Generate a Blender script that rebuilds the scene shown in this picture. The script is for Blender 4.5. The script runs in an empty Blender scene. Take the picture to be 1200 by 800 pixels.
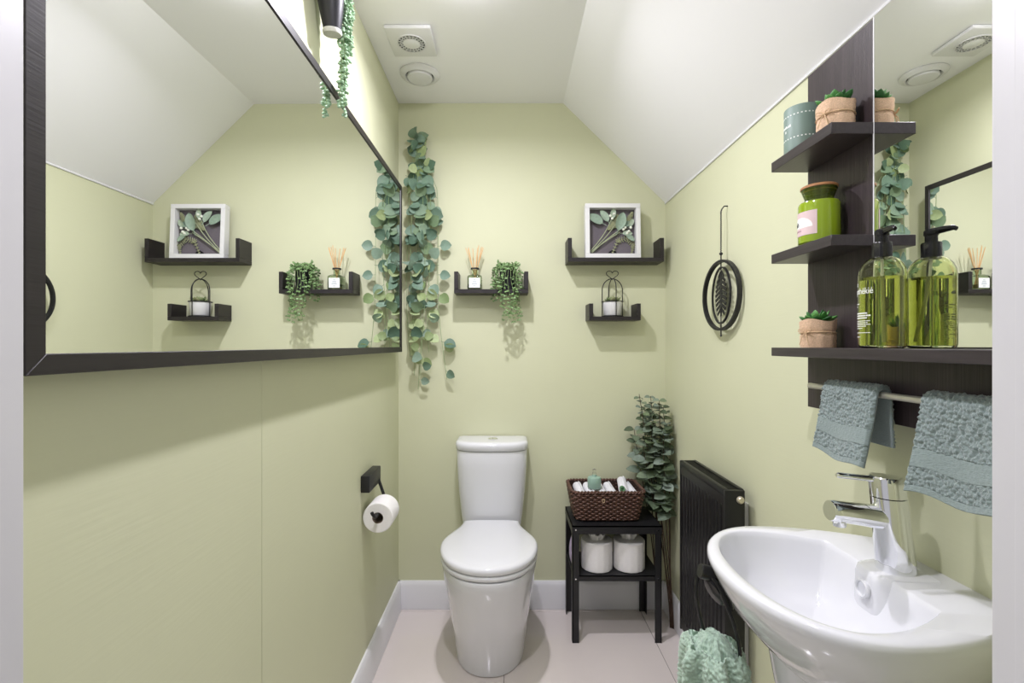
import bpy, bmesh, math, random
from math import sin, cos, pi, radians
from mathutils import Vector, Matrix, noise

random.seed(7)
SC = bpy.context.scene
COL = SC.collection

# ------------------------------------------------------------------ camera
cam_d = bpy.data.cameras.new('camera')
cam_d.sensor_width = 36.0
cam_d.lens = 563 / 1200 * 36.0
cam_d.shift_x = 5 / 1200
cam_d.shift_y = 4 / 1200
cam_d.clip_start = 0.02
cam = bpy.data.objects.new('camera', cam_d)
cam.location = (0, 0, 1.162)
cam.rotation_euler = (pi / 2, 0, 0)
COL.objects.link(cam)
SC.camera = cam

# ------------------------------------------------------------------ world (pale daylit hallway beyond the doorway)
W = bpy.data.worlds.new('world')
SC.world = W
W.use_nodes = True
bg = W.node_tree.nodes['Background']
bg.inputs['Color'].default_value = (0.97, 0.96, 1.0, 1)
bg.inputs['Strength'].default_value = 0.5

# ------------------------------------------------------------------ view
SC.view_settings.view_transform = 'Standard'
SC.view_settings.look = 'None'
SC.view_settings.gamma = 1.0
SC.view_settings.use_curve_mapping = False
SC.view_settings.exposure = -0.01

LIGHT_W = (7.2, 10.6)
LIGHTS = [(-0.11, 0.62), (-0.11, 1.36)]
# room
XL, XR, YB, YF = -0.483, 0.698, 2.125, 0.375
ZC, XK, ZK = 2.23, 0.245, 1.788      # ceiling height, crease x, knee wall height

# ------------------------------------------------------------------ helpers
def lin(c):
    c = c / 255.0
    return c / 12.92 if c <= 0.04045 else ((c + 0.055) / 1.055) ** 2.4

def rgb(r, g, b):
    return (lin(r), lin(g), lin(b), 1.0)

MATS = {}
def mat(name, col, rough=0.5, metal=0.0, trans=0.0, ior=1.45, coat=0.0, sheen=0.0,
        var=0.0, vscale=(40, 40, 40), bump=0.0, bscale=(80, 80, 80), rand=None, spec=0.5, emit=None, estr=0, detail=4.0):
    """Principled material; optional noise colour variation, noise bump and per-object colour spread."""
    m = bpy.data.materials.new(name)
    m.use_nodes = True
    nt = m.node_tree
    b = nt.nodes['Principled BSDF']
    b.inputs['Base Color'].default_value = col
    b.inputs['Roughness'].default_value = rough
    b.inputs['Metallic'].default_value = metal
    b.inputs['Transmission Weight'].default_value = trans
    b.inputs['IOR'].default_value = ior
    b.inputs['Coat Weight'].default_value = coat
    b.inputs['Coat Roughness'].default_value = 0.04
    b.inputs['Sheen Weight'].default_value = sheen
    b.inputs['Specular IOR Level'].default_value = spec
    if emit:
        b.inputs['Emission Color'].default_value = emit
        b.inputs['Emission Strength'].default_value = estr
    tc = nt.nodes.new('ShaderNodeTexCoord')
    src = None
    if rand:
        oi = nt.nodes.new('ShaderNodeObjectInfo')
        cr = nt.nodes.new('ShaderNodeValToRGB')
        els = cr.color_ramp.elements
        n = len(rand)
        els[0].color = rand[0]
        els[1].color = rand[-1]
        for i in range(1, n - 1):
            e = els.new(i / (n - 1)); e.color = rand[i]
        nt.links.new(oi.outputs['Random'], cr.inputs[0])
        src = cr.outputs[0]
    if var > 0:
        mp = nt.nodes.new('ShaderNodeMapping')
        mp.inputs['Scale'].default_value = vscale
        nz = nt.nodes.new('ShaderNodeTexNoise')
        nz.inputs['Scale'].default_value = 1.0
        nz.inputs['Detail'].default_value = detail
        nt.links.new(tc.outputs['Object'], mp.inputs['Vector'])
        nt.links.new(mp.outputs[0], nz.inputs['Vector'])
        mr = nt.nodes.new('ShaderNodeMapRange')
        mr.inputs['From Min'].default_value = 0.25
        mr.inputs['From Max'].default_value = 0.75
        mr.inputs['To Min'].default_value = 1 - var
        mr.inputs['To Max'].default_value = 1 + var
        nt.links.new(nz.outputs[0], mr.inputs[0])
        mx = nt.nodes.new('ShaderNodeVectorMath')
        mx.operation = 'MULTIPLY'
        if src is not None:
            nt.links.new(src, mx.inputs[0])
        else:
            mx.inputs[0].default_value = col[:3]
        nt.links.new(mr.outputs[0], mx.inputs[1])
        src = mx.outputs[0]
    if src is not None:
        nt.links.new(src, b.inputs['Base Color'])
    if bump > 0:
        mp2 = nt.nodes.new('ShaderNodeMapping')
        mp2.inputs['Scale'].default_value = bscale
        n2 = nt.nodes.new('ShaderNodeTexNoise')
        n2.inputs['Scale'].default_value = 1.0
        n2.inputs['Detail'].default_value = 3.0
        nt.links.new(tc.outputs['Object'], mp2.inputs['Vector'])
        nt.links.new(mp2.outputs[0], n2.inputs['Vector'])
        bp = nt.nodes.new('ShaderNodeBump')
        bp.inputs['Strength'].default_value = bump
        bp.inputs['Distance'].default_value = 0.002
        nt.links.new(n2.outputs[0], bp.inputs['Height'])
        nt.links.new(bp.outputs[0], b.inputs['Normal'])
    MATS[name] = m
    return m

class G:
    """geometry collector"""
    def __init__(s):
        s.v, s.f = [], []
    def add(s, vs, fs):
        o = len(s.v)
        s.v += [tuple(p) for p in vs]
        s.f += [tuple(i + o for i in f) for f in fs]
        return s
    def box(s, x0, x1, y0, y1, z0, z1):
        vs = [(x, y, z) for z in (z0, z1) for y in (y0, y1) for x in (x0, x1)]
        return s.add(vs, [(0, 2, 3, 1), (4, 5, 7, 6), (0, 1, 5, 4), (2, 6, 7, 3), (0, 4, 6, 2), (1, 3, 7, 5)])
    def loft(s, secs, cap0=True, cap1=True, closed=False):
        n = len(secs[0]); vs = [p for sec in secs for p in sec]; fs = []
        m = len(secs)
        for i in range(m if closed else m - 1):
            a, b = i * n, ((i + 1) % m) * n
            for j in range(n):
                k = (j + 1) % n
                fs.append((a + j, a + k, b + k, b + j))
        if not closed:
            if cap0: fs.append(tuple(range(n))[::-1])
            if cap1: fs.append(tuple((m - 1) * n + j for j in range(n)))
        return s.add(vs, fs)
    def lathe(s, prof, n=32, c=(0, 0, 0), axis='z'):
        secs = []
        for r, h in prof:
            r = max(r, 1e-5); ring = []
            for j in range(n):
                a = 2 * pi * j / n
                x, y = r * cos(a), r * sin(a)
                if axis == 'z': p = (x, y, h)
                elif axis == 'y': p = (x, h, y)
                else: p = (h, x, y)
                ring.append((p[0] + c[0], p[1] + c[1], p[2] + c[2]))
            secs.append(ring)
        return s.loft(secs)
    def tube(s, pts, r, n=8, closed=False):
        pts = [Vector(p) for p in pts]; m = len(pts)
        rs = r if isinstance(r, (list, tuple)) else [r] * m
        secs = []; prev = None
        for i, p in enumerate(pts):
            if closed: t = pts[(i + 1) % m] - pts[i - 1]
            else: t = pts[min(i + 1, m - 1)] - pts[max(i - 1, 0)]
            if t.length < 1e-9: t = Vector((0, 0, 1))
            t.normalize()
            if prev is None:
                u = t.orthogonal().normalized()
            else:
                u = prev - t * prev.dot(t)
                u = u.normalized() if u.length > 1e-6 else t.orthogonal().normalized()
            w = t.cross(u); prev = u
            secs.append([tuple(p + (u * cos(2 * pi * j / n) + w * sin(2 * pi * j / n)) * rs[i]) for j in range(n)])
        return s.loft(secs, closed=closed)
    def grid(s, fn, nu, nv, cu=False):
        vs = [fn(i / (nu if cu else nu - 1), j / (nv - 1)) for j in range(nv) for i in range(nu)]
        fs = []
        for j in range(nv - 1):
            for i in range(nu if cu else nu - 1):
                k = (i + 1) % nu
                fs.append((j * nu + i, j * nu + k, (j + 1) * nu + k, (j + 1) * nu + i))
        return s.add(vs, fs)
    def xf(s, M):
        s.v = [tuple(M @ Vector(p)) for p in s.v]
        return s
    def mesh(s, name, bevel=0, seg=2, sharp=40, smooth=True, weld=False):
        me = bpy.data.meshes.new(name)
        me.from_pydata(s.v, [], s.f)
        bm = bmesh.new(); bm.from_mesh(me)
        if weld: bmesh.ops.remove_doubles(bm, verts=bm.verts, dist=2e-5)
        bmesh.ops.recalc_face_normals(bm, faces=bm.faces)
        if bevel:
            es = [e for e in bm.edges if len(e.link_faces) == 2 and e.calc_face_angle(0) > radians(35)]
            bmesh.ops.bevel(bm, geom=es, offset=bevel, segments=seg, profile=0.5, affect='EDGES', clamp_overlap=True)
        bm.to_mesh(me); bm.free()
        if smooth:
            me.polygons.foreach_set('use_smooth', [True] * len(me.polygons))
            me.set_sharp_from_angle(angle=radians(sharp))
        return me

def link(name, me, material, parent=None, loc=(0, 0, 0), rot=(0, 0, 0), scale=(1, 1, 1)):
    o = bpy.data.objects.new(name, me)
    COL.objects.link(o)
    if material is not None and len(me.materials) == 0:
        me.materials.append(material)
    o.location = loc; o.rotation_euler = rot; o.scale = scale
    if parent: o.parent = parent
    return o

def part(name, g, material, parent=None, bevel=0, sharp=40, label=None, stuff=False, weld=False, seg=2, **kw):
    o = link(name, g.mesh(name, bevel=bevel, sharp=sharp, weld=weld, seg=seg), material, parent, **kw)
    if label: o['label'] = label
    if stuff: o['kind'] = 'stuff'
    return o

def tag(o, label, cat, group=None):
    o['label'] = label; o['category'] = cat
    if group: o['group'] = group
    return o

def thing(name, label, cat, loc=(0, 0, 0), rot=(0, 0, 0), group=None):
    o = bpy.data.objects.new(name, None)
    o.empty_display_size = 0.02
    COL.objects.link(o)
    o.location = loc; o.rotation_euler = rot
    return tag(o, label, cat, group)

def struct(name, g, material, label=None, **kw):
    o = part(name, g, material, **kw)
    o['kind'] = 'structure'
    if label: o['label'] = label
    return o

def lerp(a, b, t): return a + (b - a) * t
def ss(t):
    t = max(0.0, min(1.0, t)); return t * t * (3 - 2 * t)

def text_mesh(body, size, extrude=0.0002, align='LEFT'):
    cu = bpy.data.curves.new('lettering', 'FONT')
    cu.body = body; cu.size = size; cu.extrude = extrude; cu.align_x = align; cu.resolution_u = 4
    o = bpy.data.objects.new('lettering', cu); COL.objects.link(o)
    dg = bpy.context.evaluated_depsgraph_get(); dg.update()
    me = o.evaluated_get(dg).to_mesh()
    vs = [tuple(v.co) for v in me.vertices]; fs = [tuple(p.vertices) for p in me.polygons]
    o.evaluated_get(dg).to_mesh_clear()
    bpy.data.objects.remove(o); bpy.data.curves.remove(cu)
    return vs, fs

def wrap(vs, r, a0, z0):
    """bend flat text (x right, y up) round a vertical cylinder; a0 = angle of x=0; reading direction is +angle"""
    out = []
    for x, y, z in vs:
        a = a0 + x / r
        rr = r + z
        out.append((rr * cos(a), rr * sin(a), z0 + y))
    return out

# ------------------------------------------------------------------ materials
M_wall = mat('wall_paint', rgb(207, 209, 177), 0.55, var=0.02, vscale=(3, 3, 3), bump=0.10, bscale=(25, 9, 160), spec=0.35)
M_ceil = mat('ceiling_paint', rgb(244, 244, 245), 0.8, bump=0.04, bscale=(60, 60, 60), spec=0.2)
M_trim = mat('white_gloss_trim', rgb(228, 228, 230), 0.3, bump=0.02, bscale=(40, 40, 40))
M_door = mat('door_lining_paint', rgb(207, 206, 208), 0.35, bump=0.02, bscale=(40, 40, 40))
M_tile = mat('floor_tile', rgb(222, 213, 208), 0.12, var=0.015, vscale=(5, 5, 5), coat=0.25)
M_grout = mat('grout', rgb(120, 112, 106), 0.9, var=0.05, vscale=(90, 90, 90))
M_mirror = mat('mirror_glass', (0.93, 0.94, 0.93, 1), 0.0, metal=1.0, var=0.004, vscale=(2, 2, 2))
M_blackwood = mat('black_brown_wood', rgb(38, 34, 35), 0.42, var=0.18, vscale=(120, 6, 120), bump=0.12, bscale=(300, 8, 300))
M_darkwood = mat('dark_panel_wood', rgb(58, 50, 52), 0.38, var=0.28, vscale=(260, 260, 9), bump=0.15, bscale=(420, 420, 9))
M_shelfwood = mat('dark_shelf_wood', rgb(56, 50, 52), 0.36, var=0.22, vscale=(160, 9, 160), bump=0.12, bscale=(300, 9, 300))
M_blackmetal = mat('black_metal', rgb(30, 30, 32), 0.42, var=0.06, vscale=(60, 60, 60), bump=0.05, bscale=(500, 500, 500))
M_blackgloss = mat('black_plastic', rgb(18, 18, 20), 0.22, var=0.05, vscale=(60, 60, 60))
M_rad = mat('radiator_black', rgb(24, 24, 25), 0.35, var=0.05, vscale=(30, 30, 30))
M_hole = mat('dark_recess', rgb(14, 14, 15), 0.9, var=0.05, vscale=(60, 60, 60))
M_ceram = mat('white_ceramic', rgb(222, 223, 226), 0.08, coat=0.5, var=0.004, vscale=(6, 6, 6))
M_plastic = mat('white_plastic', rgb(224, 224, 224), 0.4, var=0.01, vscale=(20, 20, 20))
M_chrome = mat('chrome', (0.86, 0.87, 0.9, 1), 0.04, metal=1.0, var=0.01, vscale=(20, 20, 20))
M_steel = mat('pale_rail', rgb(214, 210, 200), 0.28, metal=0.6, var=0.02, vscale=(60, 60, 60))
M_paper = mat('tissue_paper', rgb(240, 238, 236), 0.95, var=0.02, vscale=(90, 90, 90), bump=0.25, bscale=(260, 260, 260))
M_card = mat('cardboard_tube', rgb(120, 106, 92), 0.9, var=0.08, vscale=(90, 90, 90))
M_terry = mat('grey_green_terry', rgb(126, 140, 137), 0.95, sheen=0.5, var=0.22, vscale=(600, 600, 600), bump=0.5, bscale=(900, 900, 900))
M_band = mat('grey_green_band', rgb(130, 144, 141), 0.9, sheen=0.3, var=0.08, vscale=(300, 300, 900), bump=0.6, bscale=(200, 200, 900))
M_mint = mat('mint_terry', rgb(172, 196, 176), 0.95, sheen=0.5, var=0.16, vscale=(500, 500, 500), bump=0.5, bscale=(800, 800, 800))
M_white_cloth = mat('white_cloth', rgb(236, 236, 240), 0.95, sheen=0.3, var=0.03, vscale=(200, 200, 200), bump=0.2, bscale=(700, 700, 700))
M_wicker = mat('wicker', rgb(94, 66, 55), 0.4, var=0.4, vscale=(120, 120, 120), bump=0.15, bscale=(400, 400, 400), coat=0.1)
M_wicker_in = mat('wicker_core', rgb(46, 28, 22), 0.7, var=0.2, vscale=(120, 120, 120))
M_burlap = mat('burlap', rgb(216, 184, 154), 0.95, var=0.22, vscale=(380, 380, 520), bump=0.7, bscale=(520, 520, 700))
M_twine = mat('twine', rgb(206, 176, 140), 0.9, var=0.15, vscale=(500, 500, 500))
M_soil = mat('soil', rgb(60, 48, 36), 0.95, var=0.2, vscale=(200, 200, 200))
M_succ = mat('succulent_leaf', rgb(66, 118, 58), 0.45, var=0.12, vscale=(60, 60, 60), rand=[rgb(42, 96, 46), rgb(70, 128, 60), rgb(96, 150, 78)])
M_succ_pale = mat('pale_succulent_leaf', rgb(120, 132, 92), 0.5, var=0.12, vscale=(60, 60, 60), rand=[rgb(96, 112, 72), rgb(126, 138, 96), rgb(150, 150, 112)])
M_euca = mat('eucalyptus_leaf', rgb(110, 146, 124), 0.5, var=0.10, vscale=(70, 70, 70), rand=[rgb(84, 112, 92), rgb(108, 134, 114), rgb(136, 158, 140), rgb(112, 136, 96)], spec=0.4)
M_eucl = mat('eucalyptus_pale_leaf', rgb(150, 178, 112), 0.5, var=0.12, vscale=(70, 70, 70), rand=[rgb(146, 166, 108), rgb(172, 186, 138), rgb(122, 144, 94)], spec=0.4)
M_stem = mat('green_stem', rgb(136, 158, 108), 0.6, var=0.1, vscale=(90, 90, 90))
M_bush = mat('bush_leaf', rgb(76, 98, 84), 0.5, var=0.12, vscale=(70, 70, 70), rand=[rgb(76, 90, 66), rgb(100, 116, 92), rgb(134, 148, 136), rgb(104, 120, 82)], spec=0.4)
M_bstem = mat('brown_stem', rgb(70, 52, 40), 0.6, var=0.15, vscale=(90, 90, 90))
M_trail = mat('trailing_leaf', rgb(112, 142, 90), 0.45, var=0.6, vscale=(55, 55, 55))
M_pearl = mat('pearl_strand', rgb(142, 172, 138), 0.45, var=0.22, vscale=(70, 70, 70))
M_pot_black = mat('black_pot', rgb(32, 32, 38), 0.4, var=0.06, vscale=(60, 60, 60))
M_felt = mat('grey_pot_base', rgb(188, 188, 180), 0.9, var=0.08, vscale=(200, 200, 200))
M_tin = mat('sage_tin', rgb(112, 132, 122), 0.5, var=0.03, vscale=(40, 40, 40))
M_print = mat('white_print', rgb(238, 240, 236), 0.6, var=0.01, vscale=(40, 40, 40))
M_dprint = mat('dark_print', rgb(60, 56, 62), 0.6, var=0.01, vscale=(40, 40, 40))
M_pink = mat('pink_label', rgb(214, 190, 190), 0.6, var=0.02, vscale=(90, 90, 90))
M_oak = mat('lid_wood', rgb(172, 122, 82), 0.5, var=0.2, vscale=(20, 200, 20))
M_sage = mat('sage_bottle', rgb(148, 178, 162), 0.35, var=0.02, vscale=(50, 50, 50))
M_glass = mat('clear_glass', (0.95, 0.98, 0.95, 1), 0.0, trans=1.0, ior=1.3, var=0.002, vscale=(10, 10, 10))
M_dglass = mat('diffuser_glass', rgb(226, 236, 220), 0.0, trans=1.0, ior=1.25, var=0.002, vscale=(10, 10, 10))
M_gplastic = mat('green_bottle_plastic', rgb(240, 244, 214), 0.0, trans=1.0, ior=1.3, var=0.002, vscale=(10, 10, 10))
M_liquid = mat('green_soap', rgb(206, 210, 126), 0.0, trans=1.0, ior=1.33, var=0.002, vscale=(10, 10, 10))
M_wax = mat('green_candle_glass', rgb(132, 156, 22), 0.10, coat=0.6, var=0.10, vscale=(60, 60, 6))
M_candleglass = mat('green_neck_glass', rgb(132, 150, 50), 0.02, trans=0.85, ior=1.3, coat=0.4, var=0.02, vscale=(10, 10, 10))
M_reed = mat('rattan_reed', rgb(226, 186, 134), 0.7, var=0.1, vscale=(200, 200, 30))
M_backing = mat('grey_backing', rgb(104, 98, 104), 0.9, var=0.06, vscale=(200, 200, 200))
M_dryleaf = mat('dried_leaf', rgb(150, 166, 148), 0.7, var=0.12, vscale=(90, 90, 90), rand=[rgb(134, 156, 138), rgb(168, 184, 166), rgb(150, 164, 140)])
M_drystem = mat('dried_stem', rgb(158, 166, 136), 0.8, var=0.15, vscale=(90, 90, 90))
M_fern = mat('dried_fern', rgb(150, 154, 120), 0.8, var=0.15, vscale=(90, 90, 90))
M_berry = mat('white_berry', rgb(232, 236, 222), 0.6, var=0.05, vscale=(90, 90, 90))
M_lilac = mat('lilac_pack', rgb(196, 178, 214), 0.3, var=0.15, vscale=(40, 40, 40))
M_lamp = mat('downlight_lens', (1, 1, 1, 1), 0.5, emit=(0.985, 0.955, 1.065, 1), estr=185.0)
M_brass = mat('pale_brass', rgb(212, 204, 180), 0.3, metal=0.5, var=0.05, vscale=(60, 60, 60))

# ================================================================== ROOM SHELL
# floor: grout bed with individual tiles
fl = struct('floor', G().box(XL - .05, XR + .05, -0.6, YB + .05, -0.05, -0.0025), M_grout, 'pale grey-pink polished floor tiling with thin dark joints')
tile_x = [(-0.612, -0.014), (-0.012, 0.579), (0.581, 0.745)]
tile_y = [(-0.6, 0.299), (0.301, 0.899), (0.901, 1.494), (1.496, 2.094), (2.096, 2.16)]
for x0, x1 in tile_x:
    for y0, y1 in tile_y:
        x0c, x1c = max(x0, XL - .04), min(x1, XR + .04)
        part('tile', G().box(x0c, x1c, y0, min(y1, YB + .04), -0.012, 0.0), M_tile, fl, bevel=0.0008, seg=1)

# back wall (pentagon under the sloping ceiling)
prof = [(XL - .1, -0.05), (XR + .1, -0.05), (XR + .1, ZK - .08), (XR, ZK), (XK, ZC), (XL - .1, ZC)]
def prism(profile, y0, y1):
    g = G()
    return g.loft([[(x, y0, z) for x, z in profile], [(x, y1, z) for x, z in profile]])
struct('wall_back', prism(prof, YB, YB + 0.1), M_wall, 'pale sage green painted end wall', sharp=20)
# left wall: two boards with a fine vertical joint
wl = struct('wall_left', G().box(XL - .1, XL - .004, YF - .12, YB + .1, -0.05, ZC + .02), M_wall, 'pale green left wall with a fine vertical board joint')
part('wall_board', G().box(XL - .02, XL, YF - .12, 0.9435, -0.04, ZC + .01), M_wall, wl, bevel=0.0007, seg=1)
part('wall_board', G().box(XL - .02, XL, 0.9445, YB + .001, -0.04, ZC + .01), M_wall, wl, bevel=0.0007, seg=1)
struct('wall_right', G().box(XR, XR + .1, YF - .12, YB + .1, -0.05, ZK + .0), M_wall, 'pale sage green knee wall under the sloping ceiling')
# ceiling: flat part and slope in one extruded profile
cprof = [(XL - .1, ZC), (XK, ZC), (XR, ZK), (XR + .1, ZK - .0975), (XR + .1, ZC + .15), (XL - .1, ZC + .15)]
struct('ceiling', prism(cprof, YF - .12, YB + .1), M_ceil, 'white ceiling sloping down to the right', sharp=15)
struct('trim_1', G().tube([(XR - .002, YF, ZK - .001), (XR - .002, YB, ZK - .001)], 0.0035, 6), M_trim, 'thin white bead along the foot of the slope')
# front wall with doorway
DX = 0.38; DH = 2.02
struct('wall_front', G().box(XL - .1, -DX - .03, YF - .12, YF, -0.05, ZC).box(DX + .03, XR + .1, YF - .12, YF, -0.05, ZK)
       .box(-DX - .03, DX + .03, YF - .12, YF, DH + .03, ZC), M_wall, 'green wall around the doorway')
def jamb(sgn):
    a, b = sorted((sgn * DX, sgn * (DX + .03)))
    g = G().box(a, b, YF - .135, YF + .003, 0.0, DH + .03)
    c, d = sorted((sgn * (DX - .0045), sgn * DX))
    g.box(c, d, YF - .06, YF - .018, 0.0, DH)
    return g
d1 = struct('door_1', jamb(-1), M_door, 'white painted door lining', bevel=0.002)
part('jamb', jamb(1), M_door, d1, bevel=0.002)
part('lintel', G().box(-DX, DX, YF - .135, YF + .003, DH, DH + .03), M_trim, d1, bevel=0.002)
# skirting
SK = 0.122
def skirt(side):
    t = .016
    if side == 'back':
        p = [(YB, 0.001), (YB - t, 0.001), (YB - t, SK - .018), (YB - t + .005, SK - .006), (YB - t + .009, SK), (YB, SK)]
        return G().loft([[(XL, y, z) for y, z in p], [(XR, y, z) for y, z in p]])
    s = 1 if side == 'left' else -1
    x0 = XL if side == 'left' else XR
    p = [(0, 0.001), (t, 0.001), (t, SK - .018), (t - .005, SK - .006), (t - .009, SK), (0, SK)]
    return G().loft([[(x0 + s * q, YF, z) for q, z in p], [(x0 + s * q, YB - .0, z) for q, z in p]])
for sd in ('back', 'left', 'right'):
    struct('baseboard_' + sd, skirt(sd), M_trim, 'white moulded skirting board, ' + sd + ' wall', sharp=25)

# ================================================================== DOWNLIGHTS
for i, (lx, ly) in enumerate(LIGHTS):
    t = thing('downlight', ['recessed round ceiling downlight above the basin', 'recessed round ceiling downlight near the extractor fan'][i], 'light', (lx, ly, ZC))
    part('trim_ring', G().lathe([(.045, -.0005), (.045, -.004), (.036, -.005), (.033, -.0005)], 40), M_plastic, t)
    part('lens', G().lathe([(.032, -.001), (.031, -.009), (.026, -.016), (.016, -.020), (.001, -.0215)], 32), M_lamp, t)
    ld = bpy.data.lights.new('downlight_lamp', 'AREA')
    ld.shape = 'DISK'; ld.size = 0.06; ld.energy = LIGHT_W[i]; ld.color = (0.985, 0.955, 1.065); ld.spread = radians(163)
    lo = bpy.data.objects.new('downlight_lamp', ld); COL.objects.link(lo)
    lo.location = (0, 0, -0.024); lo.parent = t

# ================================================================== LEFT MIRROR
FX = -0.446
my0, my1, mz0, mz1, fw = 0.444, 1.994, 1.133, 1.819, 0.0205
mt = thing('framed_mirror', 'long wall mirror in a slim black-brown wooden frame', 'mirror', (XL + .004, (my0 + my1) / 2, mz0), (0, 0, radians(-.28)))
dx = FX - XL; hl = (my1 - my0) / 2; hh = mz1 - mz0
def bar(a, b):   # mitred frame bars: quads in (y,z) plane
    return None
def mitre(p):
    g = G(); return g.loft([[(0.0005, y, z) for y, z in p], [(dx, y, z) for y, z in p]])
part('frame_bar', mitre([(-hl, 0), (hl, 0), (hl - fw, fw), (-hl + fw, fw)]), M_blackwood, mt, bevel=.0008, seg=1)
part('frame_bar', mitre([(-hl, hh), (hl, hh), (hl - fw, hh - fw), (-hl + fw, hh - fw)]), M_blackwood, mt, bevel=.0008, seg=1)
part('frame_bar', mitre([(-hl, 0), (-hl, hh), (-hl + fw, hh - fw), (-hl + fw, fw)]), M_blackwood, mt, bevel=.0008, seg=1)
part('frame_bar', mitre([(hl, 0), (hl, hh), (hl - fw, hh - fw), (hl - fw, fw)]), M_blackwood, mt, bevel=.0008, seg=1)
part('mirror_glass', G().box(0.008, dx - .003, -hl + .012, hl - .012, .012, hh - .012), M_mirror, mt)

# ================================================================== TOILET
TX = -0.067
tl = thing('toilet', 'white close-coupled toilet with closed lid', 'toilet', (TX, YB, 0))
def dsec(w, yb, yf, z, n=48, e=2.3, xs=0.55, wb=None):
    """D outline; y relative to back wall (negative toward the room). wb = half width at the back"""
    wb = w if wb is None else wb
    ym = lerp(yb, yf, xs); pts = []
    for i in range(n):                       # front arc from right to left
        a = pi * i / (n - 1)
        cx, sy = cos(a), sin(a)
        x = w * math.copysign(abs(cx) ** (2 / e), cx)
        y = ym + (yf - ym) * abs(sy) ** (2 / e)
        pts.append((x, y, z))
    m = 8
    for i in range(1, m + 1):
        t = i / m; pts.append((-lerp(w, wb, ss(t)), lerp(ym, yb, t), z))
    for i in range(1, m):
        t = i / m; pts.append((lerp(-wb, wb, t), yb, z))
    for i in range(0, m):
        t = 1 - i / m; pts.append((lerp(w, wb, ss(t)), lerp(ym, yb, t), z))
    return pts
secs = []
for z, w, yf in [(0.0, .128, -.442), (.004, .133, -.450), (.03, .135, -.456), (.10, .142, -.476), (.2, .154, -.512), (.3, .167, -.560), (.36, .173, -.586), (.385, .176, -.594), (.397, .174, -.592), (.400, .165, -.58)]:
    secs.append(dsec(w, -.02, yf, z, xs=.5, wb=min(w * .86, .108)))
part('bowl_body', G().loft(secs), M_ceram, tl, sharp=35)
def ringsec(k, z): return dsec(.176 * k, -.165 - .004 * (k < 1), -.594 * 1 + .012 * (1 - k) * 10, z, xs=.48, wb=.115 * k, e=2.15)
secs = [ringsec(k, z) for z, k in [(.402, .96), (.404, .985), (.414, .99), (.418, .97)]]
part('seat', G().loft(secs), M_ceram, tl, sharp=60)
secs = [ringsec(k, z) for z, k in [(.421, .965), (.424, .99), (.434, 1.0), (.4405, .985), (.4445, .95), (.447, .85), (.449, .5)]]
part('lid', G().loft(secs), M_ceram, tl, sharp=60)
def csec(w, yf, z, e=2.6): return dsec(w, -.006, yf, z, e=e, xs=.50)
secs = [csec(w, yf, z) for z, w, yf in [(.398, .122, -.148), (.45, .130, -.150), (.55, .140, -.158), (.65, .147, -.164), (.72, .1485, -.166), (.7235, .147, -.165)]]
part('cistern', G().loft(secs), M_ceram, tl, sharp=35)
secs = [csec(w, yf, z) for z, w, yf in [(.7255, .148, -.166), (.7275, .1515, -.170), (.748, .153, -.172), (.756, .150, -.169), (.760, .144, -.162), (.7615, .13, -.145)]]
lidc = part('cistern_lid', G().loft(secs), M_ceram, tl, sharp=60)
bt = part('flush_button', G().lathe([(.021, .7615), (.021, .764), (.0185, .7655), (.0005, .7655)], 32, (.004, -.082, 0)), M_chrome, tl)
part('button_split', G().box(.0034, .0046, -.1, -.064, .7652, .7659), M_hole, bt)

# ================================================================== TOILET ROLL HOLDER (left wall)
hy, hz = 1.565, .70
th = thing('toilet_roll_holder', 'black wall-mounted toilet roll holder with bent arm', 'roll holder', (XL, hy, hz))
part('back_plate', G().box(.0005,   .030, .010, .15, -.024, .032), M_blackmetal, th, bevel=.003)
part('arm', G().tube([(.022, .130, 0), (.032, .134, -.03), (.050, .136, -.085), (.054, .132, -.094), (.054, .11, -.097), (.054, .0, -.097), (.054, -.012, -.095), (.049, -.022, -.082), (.047, -.024, -.076)], .0055, 10), M_blackmetal, th)
rl = thing('toilet_roll', 'white toilet roll hanging on the black wall holder', 'toilet roll', (XL + .054, hy + .02, hz - .109))
R1, R2 = .050, .0185
part('paper', G().lathe([(R2, 0), (R1 - .003, 0), (R1, .003), (R1, .092), (R1 - .003, .095), (R2, .095)], 48, axis='y').lathe([(R2, 0), (R2, .095)], 48, axis='y') if False else
     G().loft([[(r * cos(2 * pi * j / 48), y, r * sin(2 * pi * j / 48)) for j in range(48)] for r, y in [(R2, 0), (R1 - .003, 0), (R1, .003), (R1, .092), (R1 - .003, .095), (R2, .095)]], closed=True), M_paper, rl)
part('core', G().loft([[(r * cos(2 * pi * j / 32), y, r * sin(2 * pi * j / 32)) for j in range(32)] for r, y in [(R2 - .0015, .0005), (R2, .0005), (R2, .0945), (R2 - .0015, .0945)]], closed=True), M_card, rl)

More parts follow.
